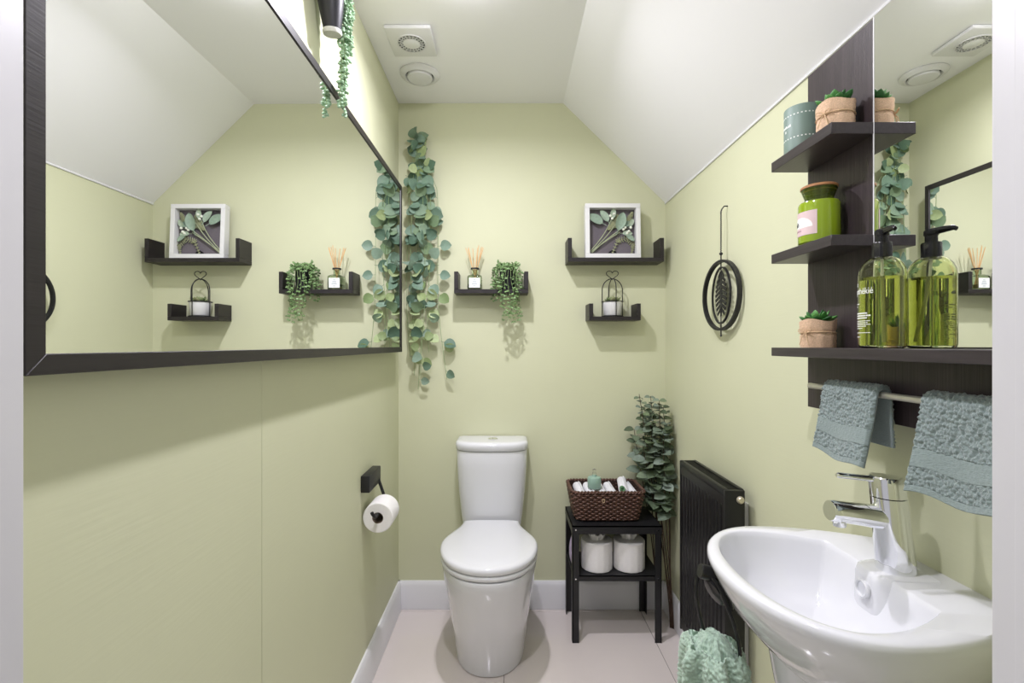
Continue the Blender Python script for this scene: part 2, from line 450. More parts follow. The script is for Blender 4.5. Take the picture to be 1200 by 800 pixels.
# ================================================================== CEILING: FAN + VALVE
fn = thing('extractor_fan', 'square white ceiling extractor fan with round slotted grille', 'fan', (-.336, 1.68, ZC))
part('cover_plate', G().box(-.078, .078, -.080, .080, -.014, -.0005), M_plastic, fn, bevel=.004)
rg = part('grille_recess', G().loft([[(r * cos(2 * pi * j / 40), r * sin(2 * pi * j / 40), z) for j in range(40)] for r, z in [(.029, -.0145), (.047, -.0145), (.047, -.0135), (.029, -.0135)]], closed=True), M_hole, fn)
g = G()
for k in range(20):
    a = 2 * pi * k / 20
    u = Vector((cos(a), sin(a), 0)); v = Vector((-sin(a), cos(a), 0))
    p = [u * .028 - v * .0014, u * .048 - v * .0018, u * .048 + v * .0018, u * .028 + v * .0014]
    g.loft([[(q.x, q.y, -.0142) for q in p], [(q.x, q.y, -.0175) for q in p]])
def annulus(g, r0, r1, z0, z1, n=40, c=(0, 0)):
    return g.loft([[(c[0] + r * cos(2 * pi * j / n), c[1] + r * sin(2 * pi * j / n), z) for j in range(n)] for r, z in [(r0, z0), (r1, z0), (r1, z1), (r0, z1)]], closed=True)
annulus(g, .0365, .0385, -.0142, -.0175); annulus(g, .046, .050, -.0142, -.0175)
part('grille_slats', g, M_plastic, fn, stuff=True)
part('centre_disc', G().lathe([(.029, -.0142), (.029, -.017), (.026, -.019), (.0005, -.019)], 40), M_plastic, fn)
vv = thing('air_valve', 'round white ceiling air valve with domed centre disc', 'vent', (-.346, 1.893, ZC))
part('rim', G().loft([[(r * cos(2 * pi * j / 48), r * sin(2 * pi * j / 48), z) for j in range(48)] for r, z in [(.050, -.001), (.077, -.001), (.077, -.006), (.070, -.013), (.058, -.017), (.054, -.012)]], closed=True), M_plastic, vv)
part('shadow_gap', G().lathe([(.054, -.002), (.054, -.004), (.001, -.004)], 40), M_hole, vv)
part('centre_disc', G().lathe([(.048, -.008), (.049, -.016), (.046, -.021), (.03, -.023), (.0005, -.0235)], 48), M_plastic, vv)

# ================================================================== RADIATOR
rx0, rx1, ry0, ry1, rz0, rz1 = .612, .668, 1.353, 1.712, .150, .752
rd = thing('radiator', 'black compact panel radiator with top grille', 'radiator', (XR, ry0, rz0))
def RB(x0, x1, y0, y1, z0, z1): return G().box(x0 - XR, x1 - XR, y0 - ry0, y1 - ry0, z0 - rz0, z1 - rz0)
# corrugated front panel
def front_panel():
    nr = 13; p = []
    y0, y1 = ry0 + .012, ry1 - .004
    d = (y1 - y0) / nr; dep = .0095
    for k in range(nr):
        a = y0 + k * d
        p += [(a, 0), (a + d * .46, 0), (a + d * .56, dep), (a + d * .90, dep), (a + d * .999, 0)]
    p.append((y1, 0))
    return p
P = front_panel()
g = G()
zs = [(rz0 + .012, 0), (rz0 + .045, 0), (rz0 + .06, 1), (rz1 - .06, 1), (rz1 - .045, 0), (rz1 - .012, 0)]
secs = [[(rx0 + .002 + d * k - XR, y - ry0, z - rz0) for y, d in P] for z, k in zs]
n = len(P); vs = [q for s_ in secs for q in s_]; fs = []
for i in range(len(secs) - 1):
    for j in range(n - 1): fs.append((i * n + j, i * n + j + 1, (i + 1) * n + j + 1, (i + 1) * n + j))
g.add(vs, fs)
part('front_panel', g, M_rad, rd, sharp=25)
part('inner_panel', RB(rx0 + .014, rx0 + .018, ry0 + .004, ry1 - .004, rz0 + .012, rz1 - .03), M_rad, rd)
part('rear_panel', RB(rx1 - .012, rx1, ry0 + .004, ry1 - .004, rz0 + .012, rz1 - .014), M_rad, rd, bevel=.002)
part('end_panel', RB(rx0, rx1 + .001, ry0, ry0 + .011, rz0 + .004, rz1), M_rad, rd, bevel=.003)
part('end_panel', RB(rx0, rx1 + .001, ry1 - .009, ry1, rz0 + .004, rz1), M_rad, rd, bevel=.003)
gr = part('top_grille', RB(rx0, rx0 + .014, ry0 + .008, ry1 - .006, rz1 - .020, rz1 + .002), M_rad, rd, bevel=.004)
part('grille_edge', RB(rx1 - .010, rx1 + .001, ry0 + .008, ry1 - .006, rz1 - .012, rz1 + .002), M_rad, gr, bevel=.002)
for k in range(34):
    y = ry0 + .018 + k * (ry1 - ry0 - .034) / 33
    if k == 0: slat = RB(rx0 + .012, rx1 - .008, y, y + .003, rz1 - .012, rz1 - .002).mesh('grille_slat')
    o = link('grille_slat', slat, M_rad, gr, loc=(0, k * (ry1 - ry0 - .034) / 33, 0))
part('bleed_valve', G().lathe([(.010, 0), (.010, -.006), (.0075, -.010), (.0005, -.010)], 20, axis='y', c=(.654 - XR, 0, rz1 - .026 - rz0)), M_brass, rd)
for y in (ry0 + .05, ry1 - .05):
    part('wall_bracket', RB(rx1, XR - .0005, y - .012, y + .012, rz0 + .06, rz1 - .05), M_plastic, rd)
vt = part('thermostat_valve', G().lathe([(.008, 0), (.008, .02), (.016, .024), (.017, .07), (.012, .078), (.0005, .078)], 24, c=(.655 - XR, -.022, -.128)), M_plastic, rd)
part('valve_pipe', G().tube([(.655 - XR, -.022, -.1495), (.655 - XR, -.022, -.09)], .0075, 12), M_chrome, rd)
part('valve_elbow', G().tube([(.655 - XR, -.022, -.115), (.655 - XR, -.0, -.06), (.655 - XR, .03, .012)], .007, 10), M_chrome, rd)

# ================================================================== BLACK METAL SIDE TABLE
tx0, tx1, ty0, ty1, tz, tm = .252, .600, 1.872, 2.098, .457, .262
sb = thing('side_table', 'small black metal two-tier side table beside the toilet', 'table', (tx0, ty0, 0))
tw, td = tx1 - tx0, ty1 - ty0
part('table_top', G().box(-.001, tw + .001, -.001, td + .001, tz - .005, tz).box(-.001, tw + .001, -.001, .002, tz - .032, tz).box(-.001, tw + .001, td - .002, td + .001, tz - .032, tz).box(-.001, .002, 0, td, tz - .032, tz).box(tw - .002, tw + .001, 0, td, tz - .032, tz), M_blackmetal, sb)
part('lower_shelf', G().box(.003, tw - .003, .003, td - .003, tm - .004, tm).box(.003, tw - .003, .003, .005, tm - .022, tm).box(.003, tw - .003, td - .005, td - .003, tm - .022, tm), M_blackmetal, sb)
for xx in (0, 1):
    for yy in (0, 1):
        a = 0 if xx == 0 else tw - .026; b = 0 if yy == 0 else td - .026
        g = G()
        ya = b if yy == 0 else b + .023
        g.box(a, a + .026, ya, ya + .003, 0.0005, tz - .001)
        xa = a if xx == 0 else a + .023
        g.box(xa, xa + .003, b, b + .026, 0.0005, tz - .001)
        lg = part('leg', g, M_blackmetal, sb)
        if yy == 0:
            for z in (tz - .016, tm - .012):
                part('screw', G().lathe([(.0035, 0), (.003, -.0018), (.0004, -.0018)], 12, axis='y', c=(a + .013, -.0005, z)), M_chrome, lg)

# basket ------------------------------------------------------------
bx0, bx1, by0, by1, bh = .256, .546, 1.905, 2.085, .118
bk = thing('wicker_basket', 'dark brown woven wicker basket on the black side table', 'basket', ((bx0 + bx1) / 2, (by0 + by1) / 2, tz))
def bsec(t, off=0, n=96, amp=0, ph=0):
    """rounded-rectangle outline at relative height t"""
    hw = lerp(.124, .145, t) + off; hd = lerp(.078, .090, t) + off; r = .028; pts = []
    per = []
    # perimeter param by walking
    segs = [('l', (hw, -hd + r), (hw, hd - r)), ('a', (hw - r, hd - r), 0), ('l', (hw - r, hd), (-hw + r, hd)), ('a', (-hw + r, hd - r), pi / 2),
            ('l', (-hw, hd - r), (-hw, -hd + r)), ('a', (-hw + r, -hd + r), pi), ('l', (-hw + r, -hd), (hw - r, -hd)), ('a', (hw - r, -hd + r), 1.5 * pi)]
    lens = [2 * (hd - r), r * pi / 2, 2 * (hw - r), r * pi / 2] * 2
    tot = sum(lens); out = []
    for i in range(n):
        d = tot * i / n; k = 0
        while d > lens[k]: d -= lens[k]; k += 1
        sg = segs[k]; q = d / lens[k]
        if sg[0] == 'l':
            x = lerp(sg[1][0], sg[2][0], q); y = lerp(sg[1][1], sg[2][1], q)
            nx, ny = [(1, 0), 0, (0, 1), 0, (-1, 0), 0, (0, -1)][k]
        else:
            a = sg[2] + q * pi / 2; nx, ny = cos(a), sin(a); x = sg[1][0] + r * nx; y = sg[1][1] + r * ny
        out.append((x, y, nx, ny))
    return out
NS = 28     # stakes
core = [[(x, y, .003 + z * bh) for x, y, a, b in bsec(z, -.004)] for z in (0, .5, 1)] + [[(x, y, .003 + z * bh) for x, y, a, b in bsec(z, -.0055)] for z in (1, .5, .06)]
part('inner_lining', G().loft(core, cap0=True, cap1=True), M_wicker_in, bk, sharp=30)
rows = 13
for k in range(rows):
    t = (k + .6) / (rows + .4); pts = []
    ns = 160; big = k in (0, 6, 12)
    grp = 2 if big else 1
    for i, (x, y, a, b) in enumerate(bsec(t, 0, ns)):
        w = .0042 * sin(2 * pi * i / ns * NS + (k % 2) * pi)
        zz = .004 + t * (bh - .008) + (0.0017 * sin(2 * pi * i / ns * NS + (k % 2) * pi) if big else 0)
        pts.append((x + a * w, y + b * w, zz))
    part('weave_strand', G().tube(pts, .0044, 6, closed=True), M_wicker, bk, sharp=80)
g = G()
for i, (x, y, a, b) in enumerate(bsec(0, 0, NS)):
    x1, y1, _, _ = bsec(1, 0, NS)[i]
    g.tube([(x, y, .003), (x1, y1, bh)], .0022, 5)
part('stakes', g, M_wicker, bk, stuff=True)
for ph in (0, pi):
    pts = []
    for i, (x, y, a, b) in enumerate(bsec(1.02, 0, 240)):
        q = 2 * pi * i / 240 * 34 + ph
        pts.append((x + a * .004 * cos(q), y + b * .004 * cos(q), bh + .001 + .0035 * sin(q)))
    part('rim_braid', G().tube(pts, .0040, 6, closed=True), M_wicker, bk, sharp=80)
part('clasp_loop', G().tube([(-.022 + .005 * cos(a), -.0945, .088 + .007 * sin(a)) for a in [2 * pi * i / 14 for i in range(14)]], .0014, 6, closed=True), M_twine, bk)
# rolled cloths inside the basket
bcx, bcy = (bx0 + bx1) / 2, (by0 + by1) / 2
def cloth_roll(L, r):
    """spiral rolled towel along y"""
    g = G(); turns = 3.2; n = 70; outer = []; 
    for i in range(n):
        a = turns * 2 * pi * i / (n - 1); rr = lerp(.2 * r, r, i / (n - 1)); outer.append((rr * cos(a), rr * sin(a)))
    th = r * .19
    inner = [(x - th * x / math.hypot(x, z), z - th * z / math.hypot(x, z)) for x, z in outer]
    prof_ = outer + inner[::-1]
    g.loft([[(x, y, z) for x, z in prof_] for y in (0, L * .03, L * .97, L)])
    return g
rolls = [(-.105, 0.030, .021, 0), (-.062, .030, .0215, 0), (-.018, .030, .0215, 0), (.024, .031, .0195, 0), (.065, .0365, .021, .25), (.107, .030, .0195, 0)]
rl_lab = ['white rolled hand cloth at the end of the wicker basket by the toilet', 'white rolled hand cloth under the sage bottle in the wicker basket', 'white rolled hand cloth between the sage bottle and the other rolls',
          'slim white rolled hand cloth leaning beside the one with the green cap', 'white rolled cloth propped on top in the basket, beside the green knot', 'white rolled hand cloth at the plant end of the wicker basket']
for k, (x, zz, r, rz) in enumerate(rolls):
    tilt = radians(7) if k == 4 else radians(2)
    me = cloth_roll(.135, r).mesh('rolled_cloth', sharp=50)
    z0 = bh - r + (.012 if k == 4 else .0)
    o = link('rolled_cloth', me, M_white_cloth, None, (bcx + x, bcy - .068, tz + z0), (tilt, 0, -rz * .6 if k == 4 else rz * .3))
    tag(o, rl_lab[k], 'cloth', 'rolled cloths in the wicker basket')
# green knot bead beside the propped roll
g = G()
for k in range(5):
    a0 = k * pi / 5
    g.tube([(.009 * cos(t) * cos(a0), .005 * sin(2 * t) * .6, .009 * sin(t) + .0 * cos(a0)) if k % 2 else (.009 * cos(t), .006 * sin(t + a0), .009 * sin(t) * cos(a0)) for t in [2 * pi * i / 24 for i in range(24)]], .0028, 6, closed=True)
ko = part('green_knot', g, mat('green_cord', rgb(88, 128, 92), .7, var=.2, vscale=(300, 300, 300)), loc=(bcx + .058, bcy - .070, tz + bh + .010))
tag(ko, 'small round green cord knot lying among the white cloth rolls', 'knot')
# sage bottle with glass stopper
sbt = thing('stopper_bottle', 'small sage green round bottle with glass stopper on the rolled cloths', 'bottle', (bcx - .045, bcy - .02, tz + bh + .0005))
part('bottle_body', G().lathe([(.0005, 0), (.025, 0), (.0275, .003), (.0275, .040), (.025, .044), (.010, .0475), (.009, .054), (.0005, .054)], 40), M_sage, sbt)
part('stopper', G().lathe([(.0005, .053), (.007, .054), (.0085, .059), (.0055, .064), (.008, .069), (.0075, .074), (.003, .0775), (.0005, .078)], 24), M_glass, sbt)

# spare rolls on the lower shelf
for k, (x, rz) in enumerate([(.361, .3), (.491, -.5)]):
    t = thing('spare_toilet_roll', ['spare white toilet roll with rolled tissue tucked in its core, next to the lilac pack', 'spare white toilet roll with folded tissue sprouting from its core, next to the corner plant'][k], 'toilet roll', (x, 1.95, tm), (0, 0, rz), 'spare toilet rolls on the lower shelf')
    R1, R2, H = .0625, .022, .116
    part('paper', G().loft([[((r + .0006 * sin(j * 1.7 + z * 40)) * cos(2 * pi * j / 56), (r + .0006 * sin(j * 1.7)) * sin(2 * pi * j / 56), z) for j in range(56)] for r, z in [(R2, .001), (R1 - .003, .001), (R1, .004), (R1, H - .004), (R1 - .003, H - .001), (R2, H - .001)]], closed=True), M_paper, t)
    part('core', G().loft([[(r * cos(2 * pi * j / 32), r * sin(2 * pi * j / 32), z) for j in range(32)] for r, z in [(R2 - .0015, .0015), (R2, .0015), (R2, H - .002), (R2 - .0015, H - .002)]], closed=True), M_card, t)
    def frill(u, v, k=k):
        a = 2 * pi * u
        if k == 0:
            r = lerp(.012, .034, ss(v)) * (1 + .06 * sin(9 * a)); z = H - .03 + .055 * v + .004 * sin(7 * a) * v
        else:
            r = lerp(.012, .030, ss(v)) * (1 + .30 * v * sin(4 * a + 1)); z = H - .03 + .062 * v + .010 * sin(3 * a) * v
        return (r * cos(a), r * sin(a), z)
    part('tissue_tuft', G().grid(frill, 60, 12, cu=True), M_paper, t, sharp=80)
    if k == 0:
        part('tissue_swirl', G().tube([(lerp(.004, .027, q) * cos(q * 15), lerp(.004, .027, q) * sin(q * 15), H + .012) for q in [i / 70 for i in range(71)]], .0035, 6), M_paper, t, sharp=80)
# lilac pack
def pack(u, v):
    a = 2 * pi * u; w = sin(pi * min(max(v, .02), .98)) ** .35
    return (.016 * w * sin(a) + .006 * (v - .5), -.05 * cos(a), .105 * v + .003 * sin(3 * a))
pk = part('paper_pack', G().grid(pack, 28, 14, cu=True), M_lilac, loc=(.271, 1.985, tm + .002), sharp=60)
tag(pk, 'lilac wrapped pack standing at the end of the lower table shelf', 'pack')

# ================================================================== LEAF MESHES
def leaf_mesh(name, L, Wd, round_=1.0, bend=.25, cup=.12, nu=7, nv=6):
    """leaf growing along +x from the petiole, normal +z"""
    g = G(); th = L * .012
    def f(u, v):
        x = u * L
        prof_ = (sin(pi * u ** round_) ** .62) if 0 < u < 1 else 0
        y = (v - .5) * Wd * prof_
        z = -bend * L * u * u + cup * L * (2 * (v - .5)) ** 2 * prof_ * .5
        return (x, y, z)
    top = [f(i / (nu - 1), j / (nv - 1)) for j in range(nv) for i in range(nu)]
    fs = []
    for j in range(nv - 1):
        for i in range(nu - 1):
            fs.append((j * nu + i, j * nu + i + 1, (j + 1) * nu + i + 1, (j + 1) * nu + i))
    N = len(top)
    bot = [(x, y, z - th) for x, y, z in top]
    fb = [tuple(N + q for q in f_[::-1]) for f_ in fs]
    edge = [(j * nu + i) for j, i in [(0, i) for i in range(nu)] + [(j, nu - 1) for j in range(1, nv)] + [(nv - 1, i) for i in range(nu - 2, -1, -1)] + [(j, 0) for j in range(nv - 2, 0, -1)]]
    fe = [(edge[k], edge[(k + 1) % len(edge)], N + edge[(k + 1) % len(edge)], N + edge[k]) for k in range(len(edge))]
    g.add(top + bot, fs + fb + fe)
    g.tube([(-L * .25, 0, 0), (0, 0, 0), (L * .5, 0, -bend * L * .25 - th * .5)], [L * .018, L * .018, L * .008], 5)
    return g.mesh(name, weld=False, sharp=70)

def orient(direction, normal):
    d = Vector(direction).normalized(); n = Vector(normal)
    n = (n - d * n.dot(d))
    n = n.normalized() if n.length > 1e-4 else d.orthogonal().normalized()
    y = n.cross(d)
    return Matrix((d, y, n)).transposed().to_euler()

# ================================================================== HANGING EUCALYPTUS GARLAND (corner)
GX, GY, GZ = -.405, 2.085, 2.03
gl = thing('eucalyptus_garland', 'hanging artificial round-leaf eucalyptus garland in the corner by the mirror', 'garland', (GX, GY, GZ))
part('wall_hook', G().tube([(-.0, .0395, .0), (0, .015, .0), (0, .0, -.006), (0, -.004, .004)], .0022, 8), M_brass, gl)
gd = leaf_mesh('leaf', .053, .051, .85, .22, .18)
gp = leaf_mesh('leaf', .050, .048, .85, .18, .15)
gd.materials.append(M_euca); gp.materials.append(M_eucl)
strands = [(-.028, .006, .92), (-.008, -.012, 1.0), (.018, .006, 1.06), (.040, -.006, 1.0), (.066, .006, .90), (.095, .010, 1.02), (.02, .014, .60), (.055, -.002, .5)]
nl = 0
for si, (ox, oy, ln) in enumerate(strands):
    pts = []
    for i in range(26):
        t = i / 25
        pts.append(Vector((ox * ss(t * 4.5) + .012 * sin(t * 7 + si * 1.3) * t + (.035 * t * t if si == 5 else 0), oy * ss(t * 2) + .005 * sin(t * 9 + si), -t * ln + .02 * (1 - t))))
    part('vine_stem', G().tube(pts, .0011, 5), M_stem, gl, sharp=80)
    cnt = int(ln * 18)
    for k in range(cnt):
        t = (k + .35 + random.uniform(-.25, .25)) / cnt
        if k == 0: t = .01
        p = pts[min(25, int(t * 25))]
        zabs = GZ + p.z
        ang = random.uniform(-.5, pi + .5)            # mostly around the room side
        d = Vector((cos(ang) * .9, -abs(sin(ang)) * .45 - .05, random.uniform(-.7, .55)))
        nrm = Vector((random.uniform(-.6, .6), -1.0, random.uniform(-.35, .75)))
        sc = random.uniform(.78, 1.12) * (.9 if t > .85 else 1)
        # keep leaves off the walls
        pos = p + d.normalized() * .010
        tip = pos + d.normalized() * .05 * sc
        if GX + tip.x < FX + .006:
            d.x = abs(d.x)
        if GX + pos.x < XL + .02: pos.x = XL + .02 - GX
        pale = (zabs < 1.42 and random.random() < .62) or random.random() < .10
        link('leaf', gp if pale else gd, None, gl, pos, orient(d, nrm), (sc, sc, sc))
        nl += 1

# ================================================================== CORNER EUCALYPTUS (standing stems)
ce = thing('eucalyptus_plant', 'tall bundle of dark eucalyptus stems standing in the corner behind the side table', 'plant', (.655, 1.985, 0))
cl = leaf_mesh('leaf', .046, .040, .9, .3, .2, nu=6, nv=5); cl.materials.append(M_bush)
tops = [(-.085, .02, .74), (-.03, .06, .76), (-.105, .04, .955), (-.055, .055, .945), (-.025, .02, .93), (.005, .045, .90), (-.105, .085, .80), (-.055, .03, .84), (-.015, .0, .80), (.012, .01, .84), (-.075, .065, .89)]
base = [(.013, -.011), (-.019, .029), (.018, -.014), (.016, -.010), (-.022, .030), (.020, -.010), (-.024, .033), (.014, -.014), (.017, -.018), (.021, -.014), (-.020, .033)]
for si, ((ax, ay, az), (qx, qy)) in enumerate(zip(tops, base)):
    pts = []
    for i in range(20):
        t = i / 19
        pts.append(Vector((lerp(qx, ax, t ** 1.3) + .006 * sin(t * 5 + si), lerp(qy, ay, t), lerp(.001, az, t))))
    part('stem', G().tube(pts, [lerp(.0026, .0012, i / 19) for i in range(20)], 6), M_bstem, ce, sharp=80)
    z = .47 + .02 * (si % 3); k = 0
    while z < az:
        t = z / az; p = pts[min(19, int(t * 19 + .5))].copy(); p.z = z
        sc = lerp(1.3, .52, ((z - .45) / .52) ** 1.5 if z > .45 else 0) * random.uniform(.85, 1.15)
        a0 = k * pi / 2 + si
        for q in (0, pi):
            a = a0 + q + random.uniform(-.3, .3)
            d = Vector((cos(a), sin(a), random.uniform(-.1, .6)))
            tip = Vector((.655, 1.985, 0)) + p + d.normalized() * .04 * sc
            if tip.x > XR - .006: d.x = -abs(d.x)
            if tip.y > YB - .006: d.y = -abs(d.y)
            if tip.x < .572 and tip.z < .61: continue
            link('leaf', cl, None, ce, p, orient(d, (random.uniform(-.4, .4), -.5, 1)), (sc, sc, sc))
        z += lerp(.040, .020, max(0, (z - .45) / .5)); k += 1

# ================================================================== U-SHELVES ON THE BACK WALL
def ushelf(x0, x1, z0, z1, zt, label, yf=2.028, t=.017):
    o = thing('wall_shelf', label, 'shelf', ((x0 + x1) / 2, YB, z0))
    h = (x1 - x0) / 2; d = YB - yf
    part('shelf_board', G().box(-h, h, -d, -.0005, 0, zt - z0), M_blackwood, o, bevel=.0008, seg=1)
    part('shelf_end', G().box(-h, -h + t, -d, -.0005, zt - z0 + .0002, z1 - z0), M_blackwood, o, bevel=.0008, seg=1)
    part('shelf_end', G().box(h - t, h, -d, -.0005, zt - z0 + .0002, z1 - z0), M_blackwood, o, bevel=.0008, seg=1)
    return o
ushelf(-.2266, .0870, 1.380, 1.472, 1.3975, 'black U-shaped wall shelf holding the reed diffuser and trailing plant')
ushelf(.254, .660, 1.514, 1.614, 1.531, 'wide black U-shaped wall shelf holding the white box frame')
ushelf(.344, .562, 1.266, 1.337, 1.282, 'short black U-shaped wall shelf holding the caged succulent')

# ---- box frame
FW = .236
fr = thing('box_frame', 'white box frame with dried leaves and fern on grey backing', 'picture frame', (.4495, 2.062, 1.5315), (radians(-3), 0, 0))
b_ = .019; dp = .036
part('frame_side', G().box(-FW / 2, FW / 2, -dp / 2, dp / 2, 0, b_), M_plastic, fr, bevel=.001, seg=1)
part('frame_side', G().box(-FW / 2, FW / 2, -dp / 2, dp / 2, FW - b_, FW), M_plastic, fr, bevel=.001, seg=1)
part('frame_side', G().box(-FW / 2, -FW / 2 + b_, -dp / 2, dp / 2, b_, FW - b_), M_plastic, fr, bevel=.001, seg=1)
part('frame_side', G().box(FW / 2 - b_, FW / 2, -dp / 2, dp / 2, b_, FW - b_), M_plastic, fr, bevel=.001, seg=1)
part('backing_board', G().box(-FW / 2 + b_, FW / 2 - b_, dp / 2 - .006, dp / 2 - .001, b_, FW - b_), M_backing, fr)
yy = dp / 2 - .014
def fpt(u, v): return (lerp(-.099, .099, u), yy, lerp(.019, .217, v))       # u,v in 0..1 across the opening
g = G()
for (u0, v0, u1, v1, c) in [(.04, .05, .62, .72, .03), (.03, .08, .50, .80, .05), (.06, .04, .78, .62, -.03), (.05, .06, .68, .50, -.02)]:
    pts = []
    for i in range(14):
        t = i / 13; q = fpt(lerp(u0, u1, t) + c * sin(pi * t), lerp(v0, v1, t)); pts.append((q[0], q[1] - .004 * sin(pi * t), q[2]))
    part('dried_stem', G().tube(pts, .0022, 6), M_drystem, fr, sharp=80)
dl = leaf_mesh('dried_leaf', .080, .042, .9, .06, .2, nu=9, nv=6); dl.materials.append(M_dryleaf)
for (u, v, a, s_, r) in [(.30, .68, 150, .95, 0), (.62, .52, 72, 1.05, 1), (.42, .72, 125, .75, 0), (.70, .62, 20, .6, 0), (.80, .42, -35, .55, 1), (.50, .78, 80, .6, 0), (.72, .46, 0, .55, 0), (.86, .60, 60, .5, 1)]:
    q = fpt(u, v); a = radians(a)
    link('dried_leaf', dl, None, fr, (q[0], q[1] - .005 - .003 * r, q[2]), orient((cos(a), -.05, sin(a)), (.1 * r, -1, .15)), (s_, s_, s_))
def fern(cx, cz, pts, n, L):
    g = G()
    pp = [Vector(fpt(*p)) for p in pts]
    m = 26; path = []
    for i in range(m):
        t = i / (m - 1) * (len(pp) - 1); k = min(int(t), len(pp) - 2); path.append(pp[k].lerp(pp[k + 1], ss(t - k)))
    g.tube(path, .0011, 5)
    for i in range(1, m):
        t = (path[i] - path[i - 1]).normalized(); nn = Vector((-t.z, 0, t.x))
        for s_ in (-1, 1):
            l = L * sin(pi * (i / m) * .9 + .25)
            e = path[i] + nn * s_ * l + t * l * .35
            g.tube([path[i], (path[i] + e) / 2 + t * .001, e], [.0018, .0024, .0006], 5)
    return g
part('fern_frond', fern(0, 0, [(.50, .02), (.62, .30), (.84, .36), (.96, .20), (.92, .02)], 0, .016), M_fern, fr, sharp=80)
part('fern_frond', fern(0, 0, [(.40, .55), (.55, .66), (.62, .88)], 0, .018), M_fern, fr, sharp=80)
part('fern_frond', fern(0, 0, [(.60, .60), (.85, .72), (.95, .93)], 0, .016), M_fern, fr, sharp=80)
for (u, v) in [(.46, .84), (.54, .88), (.50, .78), (.78, .58), (.86, .50), (.90, .58), (.82, .46), (.74, .54)]:
    q = fpt(u, v)
    part('berry', G().lathe([(.0005, -.006), (.005, -.003), (.006, .001), (.004, .005), (.0005, .006)], 12), M_berry, fr, loc=(q[0], q[1] - .008, q[2]))
part('dark_tag', G().loft([[(-.022, yy + .003, .021), (.022, yy + .003, .021), (.016, yy + .003, .034), (.004, yy + .003, .042), (-.012, yy + .003, .032)], [(-.022, yy + .001, .021), (.022, yy + .001, .021), (.016, yy + .001, .034), (.004, yy + .001, .042), (-.012, yy + .001, .032)]]), M_hole, fr)

# ---- succulent rosette helper
def rosette(parent, mesh_leaf, z, n_rings, scale, spread=1.0):
    k = 0
    for ring, (cnt, tilt) in enumerate(n_rings):
        for i in range(cnt):
            a = 2 * pi * (i + .5 * (ring % 2)) / cnt + random.uniform(-.15, .15)
            tl_ = radians(tilt + random.uniform(-6, 6))
            d = Vector((cos(a) * cos(tl_), sin(a) * cos(tl_), sin(tl_)))
            n_ = Vector((-cos(a) * sin(tl_), -sin(a) * sin(tl_), cos(tl_)))
            s_ = scale * random.uniform(.88, 1.1) * (1 - .12 * ring)
            link('leaf', mesh_leaf, None, parent, (.004 * cos(a) * spread, .004 * sin(a) * spread, z), orient(d, n_), (s_, s_, s_))
def fat_leaf(name, L, Wd, T):
    g = G(); secs = []
    for i in range(8):
        t = i / 7; w = Wd * .5 * (.25 + 1.0 * sin(pi * t ** 1.25) ** .8) * (1 if t < .99 else .05) * (1 - .25 * t)
        h = T * (.6 + .6 * sin(pi * t)) * (1 if t < .99 else .05)
        secs.append([(t * L, w * cos(2 * pi * j / 8), h * .5 * sin(2 * pi * j / 8) + .18 * L * t * t) for j in range(8)])
    return g.loft(secs).mesh(name, sharp=80)
fat = fat_leaf('leaf', .036, .020, .006); fat.materials.append(M_succ)
fatp = fat_leaf('leaf', .026, .014, .005); fatp.materials.append(M_succ_pale)

# ---- caged succulent on the short shelf
cg = thing('caged_succulent', 'small succulent in a white pot inside a black wire dome holder', 'plant', (.452, 2.076, 1.2825))
part('pot', G().lathe([(.0005, .006), (.036, .006), (.038, .008), (.0425, .060), (.0425, .063), (.0385, .063), (.037, .050), (.0005, .050)], 40), M_plastic, cg)
part('soil', G().lathe([(.0375, .0505), (.0375, .054), (.0005, .056)], 24), M_soil, cg)
rosette(cg, fatp, .058, [(8, 25), (7, 50), (4, 72)], 1.5)
Rw = .0455
wf = part('wire_frame', G().tube([(Rw * cos(2 * pi * i / 40), Rw * sin(2 * pi * i / 40), .002) for i in range(40)], .0021, 6, closed=True), M_blackmetal, cg, sharp=80)
part('wire_ring', G().tube([(Rw * cos(2 * pi * i / 40), Rw * sin(2 * pi * i / 40), .066) for i in range(40)], .0018, 6, closed=True), M_blackmetal, wf, sharp=80)
part('base_disc', G().lathe([(.0445, .001), (.0445, .005), (.0005, .005)], 32), M_blackmetal, wf)
for a0 in (radians(8), radians(98)):
    pts = [(-Rw, 0, .002), (-Rw, 0, .05), (-Rw, 0, .105)]
    pts += [(-Rw * cos(q), 0, .115 + .050 * sin(q)) for q in [pi * i / 22 for i in range(23)]] + [(Rw, 0, .105), (Rw, 0, .05), (Rw, 0, .002)]
    part('wire_arch', G().tube([(x * cos(a0), x * sin(a0), z) for x, y, z in pts], .0021, 6), M_blackmetal, wf, sharp=80)
hp = []
for i in range(41):
    q = 2 * pi * i / 40
    hp.append((.026 * sin(q) ** 3, 0,   .183 + .021 / 16 * (13 * cos(q) - 5 * cos(2 * q) - 2 * cos(3 * q) - cos(4 * q)) + .0))
part('wire_heart', G().tube(hp[:-1], .0018, 6, closed=True), M_blackmetal, wf, sharp=80)

